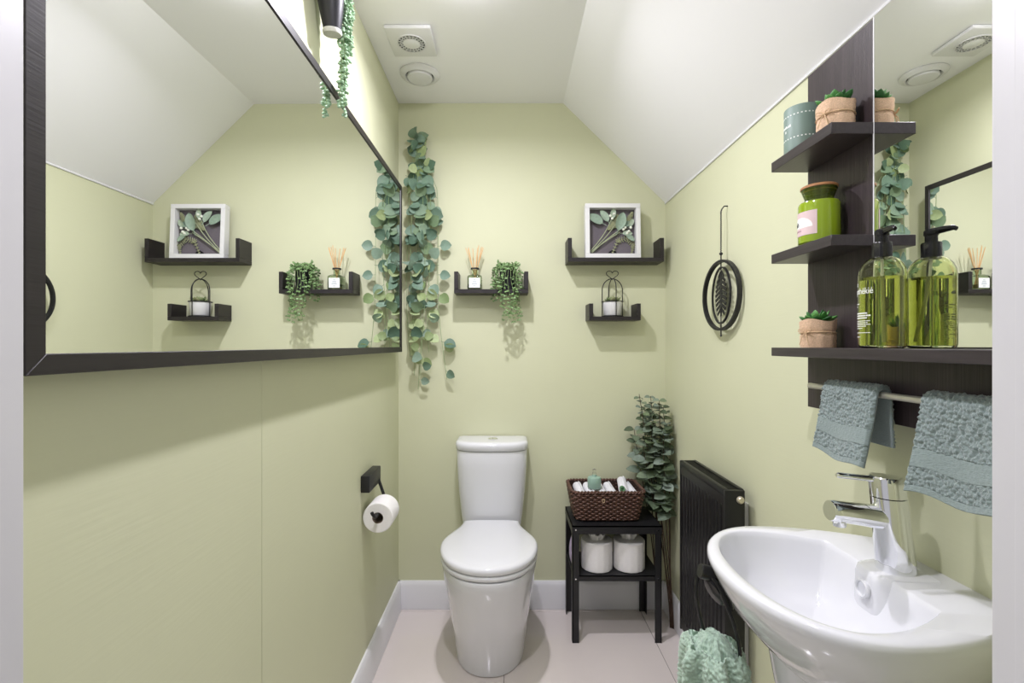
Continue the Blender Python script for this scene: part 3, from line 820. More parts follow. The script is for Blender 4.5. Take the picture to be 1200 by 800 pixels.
# ---- reed diffuser
df = thing('reed_diffuser', 'square glass reed diffuser bottle with pale label and reeds', 'diffuser', (-.1415, 2.078, 1.398))
def sq(h, z, r=.006, n=6):
    pts = []
    for cx, cy, a0 in [(h - r, h - r, 0), (-h + r, h - r, pi / 2), (-h + r, -h + r, pi), (h - r, -h + r, 1.5 * pi)]:
        for i in range(n):
            a = a0 + pi / 2 * i / (n - 1); pts.append((cx + r * cos(a), cy + r * sin(a), z))
    return pts
secs = [sq(.029, 0), sq(.0308, .002), sq(.0308, .052), sq(.029, .060), sq(.02, .066), sq(.0145, .068, .0143), sq(.0145, .088, .0143), sq(.0175, .090, .0173), sq(.0175, .096, .0173)]
secs += [sq(.0115, .096, .0113), sq(.0115, .068, .0113), sq(.018, .0635), sq(.0275, .058), sq(.0285, .05), sq(.0285, .004)]
part('glass_bottle', G().loft(secs), M_dglass, df, sharp=35)
part('perfume_oil', G().loft([sq(.028, .0045), sq(.028, .022)]), mat('perfume_oil', rgb(214, 222, 198), 0, trans=1.0, ior=1.15, var=.002), df, sharp=35)
part('collar', annulus(G(), .0178, .0186, .089, .096), M_blackmetal, df)
part('label', G().box(-.0235, .0235, -.0316, -.0311, .008, .050), M_print, df)
g = G()
for (w, z) in [(.010, .040), (.016, .034), (.020, .028), (.024, .022), (.012, .014)]:
    g.box(-w / 2, w / 2, -.0319, -.0315, z, z + .0028)
part('label_print', g, mat('grey_print', rgb(170, 180, 186), .7, var=.02), df)
for k, (a, lean) in enumerate([(150, .30), (165, .22), (185, .34), (120, .16), (20, .20), (5, .30), (-15, .26), (60, .15), (-30, .14)]):
    a = radians(a); d = Vector((cos(a) * lean, sin(a) * lean * .5, 1)).normalized()
    p0 = Vector((-.007 * cos(a), -.004 * sin(a), .008)); p1 = p0 + d * random.uniform(.176, .192)
    kz = (.092 - p0.z) / d.z; c = p0 + d * kz
    off = Vector((c.x, c.y, 0)); 
    if off.length > .009:
        p0 -= off * (1 - .009 / off.length); p1 -= off * (1 - .009 / off.length)
    part('reed', G().tube([p0, p1], .0015, 6), M_reed, df, sharp=80)

# ---- trailing plant on the left U shelf
tp = thing('trailing_plant', 'small-leaved trailing plant in a black pot on the U-shaped wall shelf', 'plant', (.0, 2.074, 1.398))
part('pot', G().lathe([(.0005, 0), (.028, 0), (.030, .002), (.0365, .083), (.038, .085), (.038, .090), (.0345, .090), (.033, .078), (.0005, .078)], 36), M_pot_black, tp)
part('soil', G().lathe([(.0335, .079), (.0335, .081), (.0005, .084)], 24), M_soil, tp)
def small_leaf(g, p, d, n, L, Wd):
    M_ = orient(d, n).to_matrix()
    pts = [(0, 0, 0), (.35 * L, .5 * Wd, .06 * L), (.75 * L, .38 * Wd, 0), (L, 0, -.12 * L), (.75 * L, -.38 * Wd, 0), (.35 * L, -.5 * Wd, .06 * L)]
    th = L * .05
    vs = [p + M_ @ Vector(q) for q in pts]; vb = [p + M_ @ (Vector(q) - Vector((0, 0, th))) for q in pts]
    fs = [tuple(range(6)), tuple(range(11, 5, -1))] + [(i, (i + 1) % 6, 6 + (i + 1) % 6, 6 + i) for i in range(6)]
    g.add(vs + vb, fs)
g = G(); gs = G()
def vine(path, step, L, r=.0008):
    gs.tube(path, r, 4)
    acc = 0
    for i in range(1, len(path)):
        seg = (path[i] - path[i - 1]).length; acc += seg
        if acc > step:
            acc = 0
            for s_ in range(2):
                a = random.uniform(0, 2 * pi); t = (path[i] - path[i - 1]).normalized(); u = t.orthogonal().normalized(); w = t.cross(u)
                d = u * cos(a) + w * sin(a) + t * .3
                pos = path[i]
                if pos.y < -.03 and abs(pos.x) < .022 and .005 < pos.z < .078 and random.random() < .8: continue
                if 2.074 + pos.y + d.y * L > YB - .003: d.y = -abs(d.y)
                small_leaf(g, pos, d, Vector((random.uniform(-.5, .5), -.7, random.uniform(.1, 1))), L * random.uniform(.75, 1.25), L * .72)
for k in range(42):       # crown mound
    a = random.uniform(0, 2 * pi); r0 = random.uniform(0, .028); ht = random.uniform(.012, .036); out = random.uniform(.010, .030)
    p0 = Vector((r0 * cos(a), r0 * sin(a), .082))
    path = [p0 + Vector((cos(a) * out * q, sin(a) * out * .7 * q, ht * sin(q * pi * .62))) for q in [i / 7 for i in range(8)]]
    vine(path, .008, .0135)
for (a, ln, out) in [(200, .10, .030), (215, .13, .034), (190, .14, .040), (240, .17, .024), (262, .21, .022), (275, .24, .022), (288, .23, .022), (300, .25, .024), (318, .24, .022), (335, .22, .022), (350, .10, .024), (180, .07, .036), (170, .05, .02), (250, .24, .026), (308, .20, .03), (222, .09, .03)]:
    a = radians(a)
    p0 = Vector((.030 * cos(a), .030 * sin(a), .084)); path = [p0]
    ex = .038 + out * .6
    if sin(a) < -.25: exy = max(.060, ex)
    else: exy = ex
    for i in range(1, 30):
        t = i / 29
        h = ss(min(1, t * 4))
        rr = lerp(.030, exy if t < 1 else exy, h)
        z = .084 + .018 * sin(pi * min(1, t * 4)) - max(0, t - .12) / .88 * ln * .92
        path.append(Vector((rr * cos(a) * (1 if abs(cos(a)) > .5 else 1) + .006 * sin(t * 9 + a * 3), rr * sin(a), z)))
    vine(path, .0095, .0135)
part('trailing_leaves', g, M_trail, tp, stuff=True, sharp=30)
part('trailing_stems', gs, M_stem, tp, stuff=True, sharp=80)

# ================================================================== STRING-OF-PEARLS IN WALL VASE ABOVE THE MIRROR
wv = thing('hanging_succulent', 'trailing string-of-beads succulent in a black wall vase above the mirror', 'plant', (-.440, 1.205, 1.948))
ax = Vector((.0, -.022, .145)); axn = ax.normalized(); u_ = axn.cross(Vector((0, 0, 1))).normalized(); w_ = axn.cross(u_)
secs = []
for t, r in [(0, .018), (.01, .021), (.3, .028), (.7, .036), (1, .0405), (1, .036), (.2, .022)]:
    c = ax * t; secs.append([tuple(c + (u_ * cos(2 * pi * j / 32) + w_ * sin(2 * pi * j / 32)) * r) for j in range(32)])
part('vase', G().loft(secs), M_pot_black, wv, sharp=40)
secs = []
for t, r in [(-.05, .014), (-.055, .022), (-.01, .0235), (.02, .022)]:
    c = ax * t; secs.append([tuple(c + (u_ * cos(2 * pi * j / 32) + w_ * sin(2 * pi * j / 32)) * r) for j in range(32)])
part('vase_base', G().loft(secs), M_felt, wv, sharp=40)
part('vase_bracket', G().box(-.0425, -.030, -.025, -.005, .085, .115), M_blackmetal, wv)
g = G(); gs = G()
def bead(g, p, d, L, r):
    d = d.normalized(); u = d.orthogonal().normalized(); w = d.cross(u)
    secs = []
    for t, k in [(0, .35), (.25, .95), (.6, 1), (.85, .6), (1, .08)]:
        secs.append([tuple(p + d * L * t + (u * cos(2 * pi * j / 6) + w * sin(2 * pi * j / 6)) * r * k) for j in range(6)])
    g.loft(secs)
top0 = ax * 1.0
for k, (ox, oy, ln) in enumerate([(.014, .024, .325), (.020, .034, .345), (.016, .044, .30), (.024, .022, .25), (.028, .040, .20), (.014, .036, .27), (.022, .030, .32), (.034, .032, .17), (.028, .050, .14)]):
    path = []
    for i in range(40):
        t = i / 39
        h = ss(min(1, t * 5))
        path.append(Vector((lerp(top0.x, ox, h) + .002 * sin(t * 12 + k), lerp(top0.y + .01, oy - .002, h) + .002 * cos(t * 11 + k), top0.z + .012 * sin(pi * min(1, t * 5)) - max(0, t - .1) / .9 * ln)))
    gs.tube(path, .0010, 4)
    acc = 0
    for i in range(1, 40):
        for s_ in range(2):
            a = random.uniform(0, 2 * pi)
            d = Vector((cos(a), sin(a), random.uniform(-.9, .2)))
            q = path[i - 1].lerp(path[i], random.random())
            if -.440 + q.x + d.x * .012 < FX + .003: d.x = abs(d.x)
            bead(g, q, d, random.uniform(.010, .013), random.uniform(.0033, .0042))
part('bead_leaves', g, M_pearl, wv, stuff=True, sharp=80)
part('bead_stems', gs, M_stem, wv, stuff=True, sharp=80)

# ================================================================== WIND SPINNER (right wall)
ws = thing('wind_spinner', 'black hanging spinner with leaf inside two metal rings on the green wall', 'ornament', (.6765, 1.524, 1.319))
def band_ring(r0, r1, w, ang, n=64):
    g = G(); secs = []
    for i in range(n):
        a = 2 * pi * i / n; sec = []
        for r, h in [(r0, -w), (r1, -w), (r1, w), (r0, w)]:
            x, y, z = r * cos(a), h, r * sin(a)
            sec.append((x * cos(ang) - y * sin(ang), x * sin(ang) + y * cos(ang), z))
        secs.append(sec)
    return g.loft(secs, closed=True)
RA, RI = radians(82), radians(122)
part('outer_ring', band_ring(.104, .112, .0065, radians(94)), M_blackmetal, ws, sharp=35)
part('inner_ring', band_ring(.086, .0905, .003, radians(83)), M_blackmetal, ws, sharp=35)
# feather-like split leaf
pts_r = []
outline = []
NL = 9
def leafhalf(sgn):
    pts = []
    for k in range(NL):
        t = (k + .1) / NL; z = lerp(-.055, .086, t); w = .052 * sin(pi * min(.97, .12 + .88 * t)) ** .55
        z2 = lerp(-.055, .086, (k + .78) / NL)
        pts += [(sgn * .007, z), (sgn * w * .9, z - .014), (sgn * w, z - .006), (sgn * w * .9, z2 - .014), (sgn * .008, z2)]
    return pts
g = G()
for k in range(NL):
    for sgn in (-1, 1):
        p = leafhalf(sgn)[k * 5:k * 5 + 5]
        g.loft([[(x, -.0012, z) for x, z in p], [(x, .0012, z) for x, z in p]])
g.tube([(0, 0, -.088), (0, 0, .088)], .0075, 8) if False else g.loft([[(x, -.0014, z) for x, z in [(-.004, -.07), (.004, -.07), (.010, 0), (.007, .06), (.0, .09), (-.007, .06), (-.010, 0)]], [(x, .0014, z) for x, z in [(-.004, -.07), (.004, -.07), (.010, 0), (.007, .06), (.0, .09), (-.007, .06), (-.010, 0)]]])
g.tube([(0, 0, -.116), (0, 0, -.06)], .0018, 6)
g.xf(Matrix.Rotation(radians(86), 4, 'Z') @ Matrix.Scale(.94, 4))
part('split_leaf', g, M_blackmetal, ws, sharp=35)
part('pivot_pin', G().tube([(0, 0, .084), (0, 0, .128)], .0022, 8).tube([(0, 0, -.128), (0, 0, -.084)], .0022, 8).lathe([(.0005, .126), (.0055, .130), (.0055, .134), (.0005, .138)], 12).lathe([(.0005, -.132), (.004, -.128), (.0005, -.122)], 12), M_blackmetal, ws)
ch = []
for i in range(30):
    z = .138 + i * .0045
    ch.append((0, 0, z))
chain = part('chain', G().tube([(.0012 * cos(i * 1.9), .0012 * sin(i * 1.9), .136 + i * .0020) for i in range(64)], .0019, 5), M_blackmetal, ws, sharp=80)
part('wall_hook', G().tube([(0, 0, .260), (.001, .004, .264), (.004, .004, .274), (.010, 0, .283), (.016, 0, .283), (.0212, 0, .283)], .0020, 8), M_blackmetal, ws, sharp=80)

# ================================================================== MIRROR PANEL UNIT WITH SHELVES (right wall)
PX = .650                        # panel face
py0, py1, pz0, pz1 = .462, 1.041, 1.0286, 1.743
mu = thing('shelf_unit', 'dark wood wall unit with three shelves, a mirror and a towel rail', 'shelf unit', (XR, py1, pz0))
def UB(x0, x1, y0, y1, z0, z1): return G().box(x0 - XR, x1 - XR, y0 - py1, y1 - py1, z0 - pz0, z1 - pz0)
part('back_panel', UB(PX, XR - .0005, py0, py1, pz0, pz1), M_darkwood, mu, bevel=.0008, seg=1)
part('mirror_glass', UB(PX - .004, PX - .0002, py0 + .001, .847, 1.1568, pz1 - .002), M_mirror, mu)
part('mirror_edge', UB(PX - .0046, PX - .0002, .8472, .8490, 1.1568, pz1 - .002), M_trim, mu)
SX = .571
part('shelf_board', UB(SX, PX - .0003, .848, py1, 1.535, 1.5556), M_shelfwood, mu, bevel=.0008, seg=1)
part('shelf_board', UB(SX, PX - .0003, .848, py1, 1.3373, 1.3569), M_shelfwood, mu, bevel=.0008, seg=1)
part('shelf_board', UB(SX, PX - .0003, py0, py1, 1.1382, 1.1563), M_shelfwood, mu, bevel=.0008, seg=1)
RX, RZ = .6195, 1.079
rail = part('towel_rail', G().tube([(RX - XR, py0 + .02 - py1, RZ - pz0), (RX - XR, -.055, RZ - pz0)], .0055, 12), M_steel, mu, sharp=60)
for y in (-.066, py0 + .04 - py1):
    part('rail_post', G().tube([(RX - XR, y, RZ - pz0), (PX - XR, y, RZ - pz0)], .0045, 10), M_steel, rail)

# ---- towels on the rail
def towel(name, label, y0, y1, zf, zb, skew, seedv, fx=.020):
    """folded towel over the rail: u along the rail, v round from front hem to back hem"""
    t = thing(name, label, 'towel', (RX, (y0 + y1) / 2, RZ), group='grey-green hand towels on the rail')
    wd = (y1 - y0); Lf = RZ - zf; Lb = RZ - zb; r = .0125
    tot = Lf + pi * r + Lb
    def base(u, v):
        s_ = v * tot; y = (u - .5) * wd
        if s_ < Lf:
            dd = Lf - s_; f_ = dd / Lf
            x = -r - fx * f_ ** 1.2 - .006 * sin(u * 5 + seedv) * f_; z = -dd + skew * (u - .5) * f_ + .004 * sin(u * 7 + seedv) * f_
            y *= 1 + .05 * f_
        elif s_ < Lf + pi * r:
            a = (s_ - Lf) / r; x = -r * cos(a); z = r * sin(a)
        else:
            f_ = (s_ - Lf - pi * r) / Lb; x = r + .006 * f_; z = -f_ * Lb
            y = y * (1 - .02 * f_)
        return Vector((x, y, z))
    nu, nv = max(40, int(wd / .00125)), int(tot / .00125)
    P0 = [[base(i / (nu - 1), j / (nv - 1)) for i in range(nu)] for j in range(nv)]
    s_arc = lambda j: j / (nv - 1) * tot
    def mk(j0, j1, fluff, name_, m_):
        vs = []; th = .0042
        for j in range(j0, j1):
            for i in range(nu):
                a = P0[j][min(i + 1, nu - 1)] - P0[j][max(i - 1, 0)]; b = P0[min(j + 1, nv - 1)][i] - P0[max(j - 1, 0)][i]
                n_ = a.cross(b).normalized()
                p = P0[j][i]
                q = 1.1 - 2.6 * noise.voronoi(Vector((0, p.y, s_arc(j))) * 215 + Vector((seedv * 7, 0, 0)))[0][0] + .35 * random.uniform(-1, 1)
                e = min(i, nu - 1 - i) / 3.0
                edge = min(1, e)
                vs.append(p - n_ * (th * edge + fluff * q))
        m = j1 - j0
        top = vs; fs = []
        for j in range(m - 1):
            for i in range(nu - 1): fs.append((j * nu + i, j * nu + i + 1, (j + 1) * nu + i + 1, (j + 1) * nu + i))
        bot = []
        for j in range(j0, j1):
            for i in range(nu):
                a = P0[j][min(i + 1, nu - 1)] - P0[j][max(i - 1, 0)]; b = P0[min(j + 1, nv - 1)][i] - P0[max(j - 1, 0)][i]
                bot.append(P0[j][i] + a.cross(b).normalized() * .003)
        N = len(top)
        fb = [tuple(N + q for q in f_[::-1]) for f_ in fs]
        ed = [i for i in range(nu)] + [j * nu + nu - 1 for j in range(1, m)] + [(m - 1) * nu + i for i in range(nu - 2, -1, -1)] + [j * nu for j in range(m - 2, 0, -1)]
        fe = [(ed[k], ed[(k + 1) % len(ed)], N + ed[(k + 1) % len(ed)], N + ed[k]) for k in range(len(ed))]
        return part(name_, G().add(top + bot, fs + fb + fe), m_, t, sharp=180)
    rowf = lambda d: int(d / tot * (nv - 1))
    h1, h2, h3, h4 = rowf(.010), rowf(.036), rowf(.062), nv
    mk(0, h1 + 1, .0003, 'hem', M_band)
    mk(h1, h2 + 1, .0020, 'lower_pile', M_terry)
    mk(h2, h3 + 1, .0003, 'woven_band', M_band)
    mk(h3, h4, .0021, 'pile', M_terry)
    return t
towel('hand_towel', 'grey-green terry hand towel over the rail, beneath the burlap succulent', .790, .925, .960, .992, .006, 1, fx=.020)
towel('hand_towel', 'grey-green terry hand towel on the rail beside the tap, beneath the soap bottle', .570, .705, .950, .985, -.008, 2, fx=.020)

# ---- burlap succulents
def burlap_pot(loc, rot, label, ring, s=1.0):
    t = thing('burlap_succulent', label, 'plant', loc, (0, 0, rot), 'succulents in burlap-wrapped pots')
    t.scale = (K * .9, K * .9, K)
    R, H = .0365, .056
    def wrapf(u, v):
        a = 2 * pi * u; r = R * (.95 + .05 * v) + .0008 * sin(9 * a) * (1 - .5 * v) - .0022 * math.exp(-((v - .55) / .08) ** 2) + .0006 * sin(31 * a + v * 20)
        return (r * cos(a), r * sin(a), v * (H + .003 * sin(3 * a + 1)))
    part('burlap_wrap', G().grid(wrapf, 72, 20, cu=True), M_burlap, t, sharp=80)
    part('pot_base', G().lathe([(R * .93, .0), (R * .93, .002), (.0005, .002)], 32), M_burlap, t)
    part('soil', G().lathe([(R * .97, H - .010), (.0005, H - .006)], 32), M_soil, t)
    part('twine_band', G().tube([((R * .965 + .0008) * cos(2 * pi * i / 48), (R * .965 + .0008) * sin(2 * pi * i / 48), .55 * H + .001 * sin(4 * pi * i / 48)) for i in range(48)], .0013, 6, closed=True), M_twine, t, sharp=80)
    rb = R * .97 + .002
    g = G()
    for sx in (-1, 1):
        g.tube([(rb, 0, .031), (rb + .004, sx * .006, .036), (rb + .005, sx * .014, .037), (rb + .004, sx * .016, .033), (rb + .003, sx * .008, .031), (rb + .001, 0, .031)], .0011, 5)
        g.tube([(rb, 0, .031), (rb + .005, sx * .005, .022), (rb + .006, sx * .011, .006)], .0010, 5)
    part('twine_bow', g, M_twine, t, sharp=80)
    rosette(t, fat, H - .006, ring, s)
    return t
BPZ = 1.1568; K = .953
burlap_pot((.610, .9455, BPZ), radians(200), 'burlap-wrapped succulent on the lowest shelf beside the green soap bottle', [(9, 16), (7, 40), (4, 66)], 1.0)
burlap_pot((.611, .896, 1.556), radians(205), 'burlap-wrapped succulent on the top shelf beside the sage tin', [(8, 20), (6, 48), (3, 70)], 1.02)

# ---- sage tin on the top shelf
tn = thing('candle_tin', 'sage green cylindrical tin with faint white lettering on the top shelf', 'tin', (.611, .998, 1.556)); tn.scale = (K * .94, K * .94, K)
part('tin_body', G().lathe([(.0005, 0), (.0355, 0), (.0365, .001), (.0365, .098), (.0355, .0995), (.034, .0995), (.034, .092), (.0005, .092)], 48), M_tin, tn)
g = G()
def dash(g, r, a0, a1, z0, z1, n=2, lift=.0003):
    secs = []
    for i in range(n + 1):
        a = lerp(a0, a1, i / n)
        secs.append([((r + l) * cos(a), (r + l) * sin(a), z) for l, z in [(-.0005, z0), (lift, z0), (lift, z1), (-.0005, z1)]])
    g.loft(secs)
for i in range(16):
    a = radians(140 + i * 12); dash(g, .0365, a, a + radians(5), .079, .0815); dash(g, .0365, a, a + radians(5), .030, .0325)
for i in range(9):
    a = radians(148 + i * 6.2); dash(g, .0365, a, a + radians(4.2), .056, .0595 + .001 * (i % 3))
dash(g, .0365, radians(176), radians(181), .046, .051)
part('white_lettering', g, M_print, tn, stuff=True)

# ---- green candle jar on the middle shelf
cj = thing('candle_jar', 'green glass candle jar with pink label and wooden lid', 'candle', (.6095, .9405, 1.3573)); cj.scale = (K * .93, K * .93, K)
part('jar', G().lathe([(.0005, 0), (.037, 0), (.0405, .004), (.0405, .080), (.038, .086), (.030, .089), (.0005, .089)], 56), M_wax, cj)
part('jar_neck', G().lathe([(.028, .0885), (.0275, .094), (.0345, .112), (.0345, .114), (.032, .114), (.0255, .095), (.0005, .093)], 48), M_candleglass, cj)
part('wooden_lid', G().lathe([(.0005, .108), (.0305, .108), (.031, .1145), (.036, .1147), (.036, .1185), (.034, .120), (.0005, .120)], 48), M_oak, cj)
g = G(); dash(g, .0405, radians(104), radians(232), .018, .066, n=20, lift=.0005)
lb = part('label', g, M_pink, cj)
g = G()
secs = []
for i in range(17):
    b = pi * i / 16; x = .021 * cos(b); a = radians(176) + 1.5 * x / .0405; zz = .034 + .021 * sin(b)
    secs.append([((.0405 + l) * cos(a), (.0405 + l) * sin(a), z) for l, z in [(.0002, .0338), (.0007, .0338), (.0007, zz), (.0002, zz)]])
g.loft(secs); part('label_dome', g, M_print, lb)
vs, fs = text_mesh('mulb', .014); vs2 = wrap(vs, .0414, radians(134), .038)
part('label_word', G().add(vs2, fs), M_dprint, lb)
g = G()
for i in range(6):
    a = radians(146 + i * 6.5); dash(g, .0405, a, a + radians(4), .027, .0295, lift=.0008)
part('label_small_print', g, mat('rose_print', rgb(170, 130, 138), .6, var=.02), lb, stuff=True)

# ---- green soap bottle in front of the mirror
BX, BY = .606, .778
sp = thing('soap_bottle', 'large translucent green pump soap bottle with white lettering', 'soap bottle', (BX, BY, BPZ)); sp.scale = (K * .8, K * .8, K)
RB_ = .0420
part('bottle_shell', G().lathe([(.0005, 0), (.036, 0), (.040, .0015), (RB_, .006), (RB_, .122), (.0405, .132), (.036, .142), (.028, .150), (.0175, .1545), (.0165, .158), (.0155, .158), (.0165, .1535),
                               (.0272, .1488), (.0350, .1412), (.0394, .1316), (.0408, .122), (.0408, .004), (.0005, .003)], 64), M_gplastic, sp, sharp=50)
part('soap', G().lathe([(.0005, .0034), (.0404, .0044), (.0406, .119), (.0005, .119)], 64), M_liquid, sp, sharp=50)
cap = part('pump_collar', G().lathe([(.0005, .152), (.0178, .152), (.0178, .177), (.0165, .179), (.0005, .179)], 32), M_blackgloss, sp)
g = G().lathe([(.0005, .178), (.011, .178), (.011, .190), (.013, .192), (.013, .199), (.0105, .2015), (.0005, .202)], 28)
g.tube([(0, 0, .197), (-.005, -.024, .1975), (-.009, -.042, .197), (-.010, -.047, .194)], [.0065, .0055, .0042, .0036], 10)
part('pump_head', g, M_blackgloss, sp)
part('dip_tube', G().tube([(0, 0, .155), (.004, .004, .09), (.014, .014, .012)], .0028, 8), M_plastic, sp, sharp=80)
def lettering(s, size, ang, z):
    vs, fs = text_mesh(s, size, .00015)
    return G().add(wrap(vs, RB_ + .0003, radians(ang), z), fs)
def txt(s, size, ang, z): return part('lettering', lettering(s, size, ang, z), M_print, sp)
txt('a', .013, 152, .105)
txt('apothékié', .0150, 132, .092)
g = G()
for z, n_, w in [(.0745, 4, 4.0), (.070, 2, 3.2), (.058, 8, 5.0), (.054, 10, 5.0), (.050, 9, 5.0)]:
    a = 146
    for i in range(n_):
        l = w * (.7 + .5 * random.random()); dash(g, RB_, radians(a), radians(a + l), z, z + (.0021 if z < .06 else .0015)); a += l + 1.2
for z, n_ in [(.0455, 13), (.0425, 12), (.0395, 13), (.0365, 10), (.033, 8), (.0255, 14), (.0185, 6)]:
    a = 146
    for i in range(n_):
        l = 3.2 * (.6 + .7 * random.random()); dash(g, RB_, radians(a), radians(a + l), z, z + .0012); a += l + 1.4
part('small_print', g, M_print, sp, stuff=True)

# ================================================================== BASIN
BCY = .782; BZ = .793
bs = thing('wash_basin', 'white ceramic wall basin on a pedestal', 'basin', (XR, BCY, 0))
# outline: list of (protrusion from wall d, half width w) -> param curve
def outline(k=1.0, n=80, dmax=.350, ws=.197, wb=.138, z=BZ, shrink=0.0, d0=0.0):
    pts = []
    for i in range(n):
        t = i / (n - 1)
        a = lerp(-pi / 2, pi / 2, t)
        # front: superellipse around centre at d=0.205, sides pull in to wb at the wall
        pts.append(a)
    out = []
    dc = .200
    m = n // 5
    for i in range(m):                      # far/near side from wall to widest
        t = i / m; d = lerp(d0, dc, t); w = lerp(wb, ws, sin(t * pi / 2) ** .9)
        out.append((d, -w))
    for i in range(n - 2 * m):
        a = lerp(-pi / 2, pi / 2, i / (n - 2 * m - 1))
        e = 2.15
        d = dc + (dmax - dc) * abs(cos(a)) ** (2 / e); w = ws * math.copysign(abs(sin(a)) ** (2 / e), sin(a))
        out.append((d, w))
    for i in range(m - 1, -1, -1):
        t = i / m; d = lerp(d0, dc, t); w = lerp(wb, ws, sin(t * pi / 2) ** .9)
        out.append((d, w))
    return [(-max(d - shrink * (1 if d > .02 else 0), d0), w * (1 - shrink / .2), z) for d, w in out]
def scaled(sec, sx, sy, z, dshift=0):
    return [(x * sx + dshift, y * sy, z) for x, y, _ in sec]
O = outline()
secs = [scaled(O, .62, .46, .615), scaled(O, .70, .55, .64), scaled(O, .80, .70, .675), scaled(O, .90, .85, .715), scaled(O, .965, .95, .755), scaled(O, .992, .988, .775), scaled(O, 1, 1, .784), scaled(O, .996, .994, .791), scaled(O, .985, .978, .7945)]
# inner: bowl cavity offset from wall by ledge
def inner(sx, z, ledge=.098, tip=.328, w=.170, n=80):
    out = []
    for (x, y, _), i in zip(O, range(len(O))):
        d = -x
        # map d from 0..dmax to ledge..tip and pull platform
        q = d / .350
        dd = lerp(ledge, tip, q)
        ww = y / .197 * w
        cd = (ledge + tip) / 2 + .01
        dd = cd + (dd - cd) * sx; ww *= sx
        out.append((-dd, ww, z))
    return out
secs += [inner(1.0, .7945), inner(.985, .7925), inner(.965, .784), inner(.93, .765), inner(.86, .735), inner(.74, .705), inner(.55, .685), inner(.3, .677), inner(.06, .675)]
part('bowl', G().loft(secs), M_ceram, bs, sharp=55)
# tap platform pushing into the bowl with the overflow
pl = G()
psec = lambda z, k, o=0: [(-.03 - (.088 + o) * abs(sin(a)) ** .55, .050 * k * math.copysign(abs(cos(a)) ** .55, cos(a)), z) for a in [pi * q / 28 for q in range(29)]]
pl.loft([psec(.70, .95, -.002), psec(.74, .92, .0), psec(.785, .86), psec(.7955, .83, -.003), psec(.797, .78, -.007)])
part('tap_platform', pl, M_ceram, bs, sharp=60)
# rear ledge upstand
of = part('overflow', G().lathe([(.0145, 0), (.0145, -.004), (.0125, -.006), (.0105, -.005), (.0095, .004)], 28, axis='x').xf(Matrix.Rotation(radians(3), 4, 'Y')), M_ceram, bs, loc=(-.1185, 0, .766))
part('overflow_hole', G().lathe([(.0102, 0), (.0102, -.003), (.0005, -.003)], 24, axis='x').xf(Matrix.Rotation(radians(3), 4, 'Y')), M_chrome, of)
part('waste', G().lathe([(.022, .6755), (.022, .679), (.019, .6805), (.0005, .6795)], 32, c=(-.232, 0, 0)), M_chrome, bs)
# pedestal
secs = []
for z, d, w in [(0.0, .20, .085), (.03, .20, .085), (.08, .19, .075), (.3, .185, .068), (.5, .20, .074), (.60, .225, .088), (.66, .235, .095)]:
    secs.append([(-.03 - (d) * (abs(sin(a)) ** .9), w * math.copysign(abs(cos(a)) ** .8, cos(a)), z + .0005) for a in [pi * i / 30 for i in range(31)]])
part('pedestal', G().loft(secs), M_ceram, bs, sharp=55)

# ---- tap
TZ = .797
tp_ = thing('basin_tap', 'chrome single-lever basin mixer tap', 'tap', (XR - .066, BCY, TZ))
lean = lambda z: -.016 * z / .15
secs = []
for z, r in [(0, .0265), (.003, .0268), (.05, .0258), (.10, .0245), (.118, .0243)]:
    secs.append([(lean(z) + r * 1.05 * cos(2 * pi * j / 40), r * sin(2 * pi * j / 40), z) for j in range(40)])
part('tap_body', G().loft(secs), M_chrome, tp_, sharp=50)
secs = []
for z, r, tl_ in [(.1195, .0243, 0), (.140, .0240, 0), (.1495, .0236, -.04), (.1515, .0218, -.05), (.1515, .002, -.05)]:
    secs.append([(lean(z) + r * 1.05 * cos(2 * pi * j / 40), r * sin(2 * pi * j / 40), z + tl_ * r * cos(2 * pi * j / 40)) for j in range(40)])
hd = part('tap_head', G().loft(secs), M_chrome, tp_, sharp=40)
part('lever', G().tube([(-.030, 0, .146), (-.06, 0, .1495), (-.094, 0, .153), (-.097, 0, .1533)], [.0052, .0048, .0046, .003], 12), M_chrome, hd, sharp=50)
spt = part('spout', G().tube([(-.008, 0, .083), (-.03, 0, .0855), (-.06, 0, .090), (-.094, 0, .0945), (-.106, 0, .0958), (-.1085, 0, .0960)], [.019, .0188, .0178, .0170, .0168, .0158], 24), M_chrome, tp_, sharp=40)
part('aerator', G().lathe([(.0005, 0), (.009, 0), (.0095, .002), (.0095, .018), (.0005, .018)], 20, c=(-.092, 0, .0705)), M_chrome, spt)

# ================================================================== SUCTION TOWEL RING + MINT TOWEL
HX, HY, HZ = .374, .872, .746
trg = thing('towel_ring', 'black suction hook with a thin loop stuck on the basin side', 'towel ring', (HX, HY, HZ))
RP = Matrix.Rotation(radians(-30), 4, 'Y') @ Matrix.Rotation(radians(24), 4, 'Z')
part('suction_pad', G().lathe([(.0005, .010), (.033, .010), (.034, .006), (.031, .001), (.0005, .0)], 36, axis='x').xf(Matrix.Translation((.012, 0, -.024)) @ RP), M_plastic, trg)
part('hook_body', G().lathe([(.0005, .003), (.026, .002), (.0265, -.008), (.022, -.015), (.0005, -.017)], 36, axis='x').xf(Matrix.Translation((.009, 0, -.024)) @ RP @ Matrix.Diagonal((1, .72, 1.15, 1))), M_blackgloss, trg)
part('hook_cap', G().lathe([(.0005, -.0175), (.0115, -.0175), (.013, -.016), (.013, .020), (.011, .023), (.0005, .023)], 24, axis='x').xf(Matrix.Translation((-.010, -.004, .004)) @ Matrix.Rotation(radians(14), 4, 'Y')), M_blackgloss, trg)
part('hook_latch', G().tube([(.004, -.020, -.004), (.010, -.024, -.030), (.022, -.022, -.052)], [.006, .008, .004], 10), M_blackgloss, trg, sharp=60)
lp = []
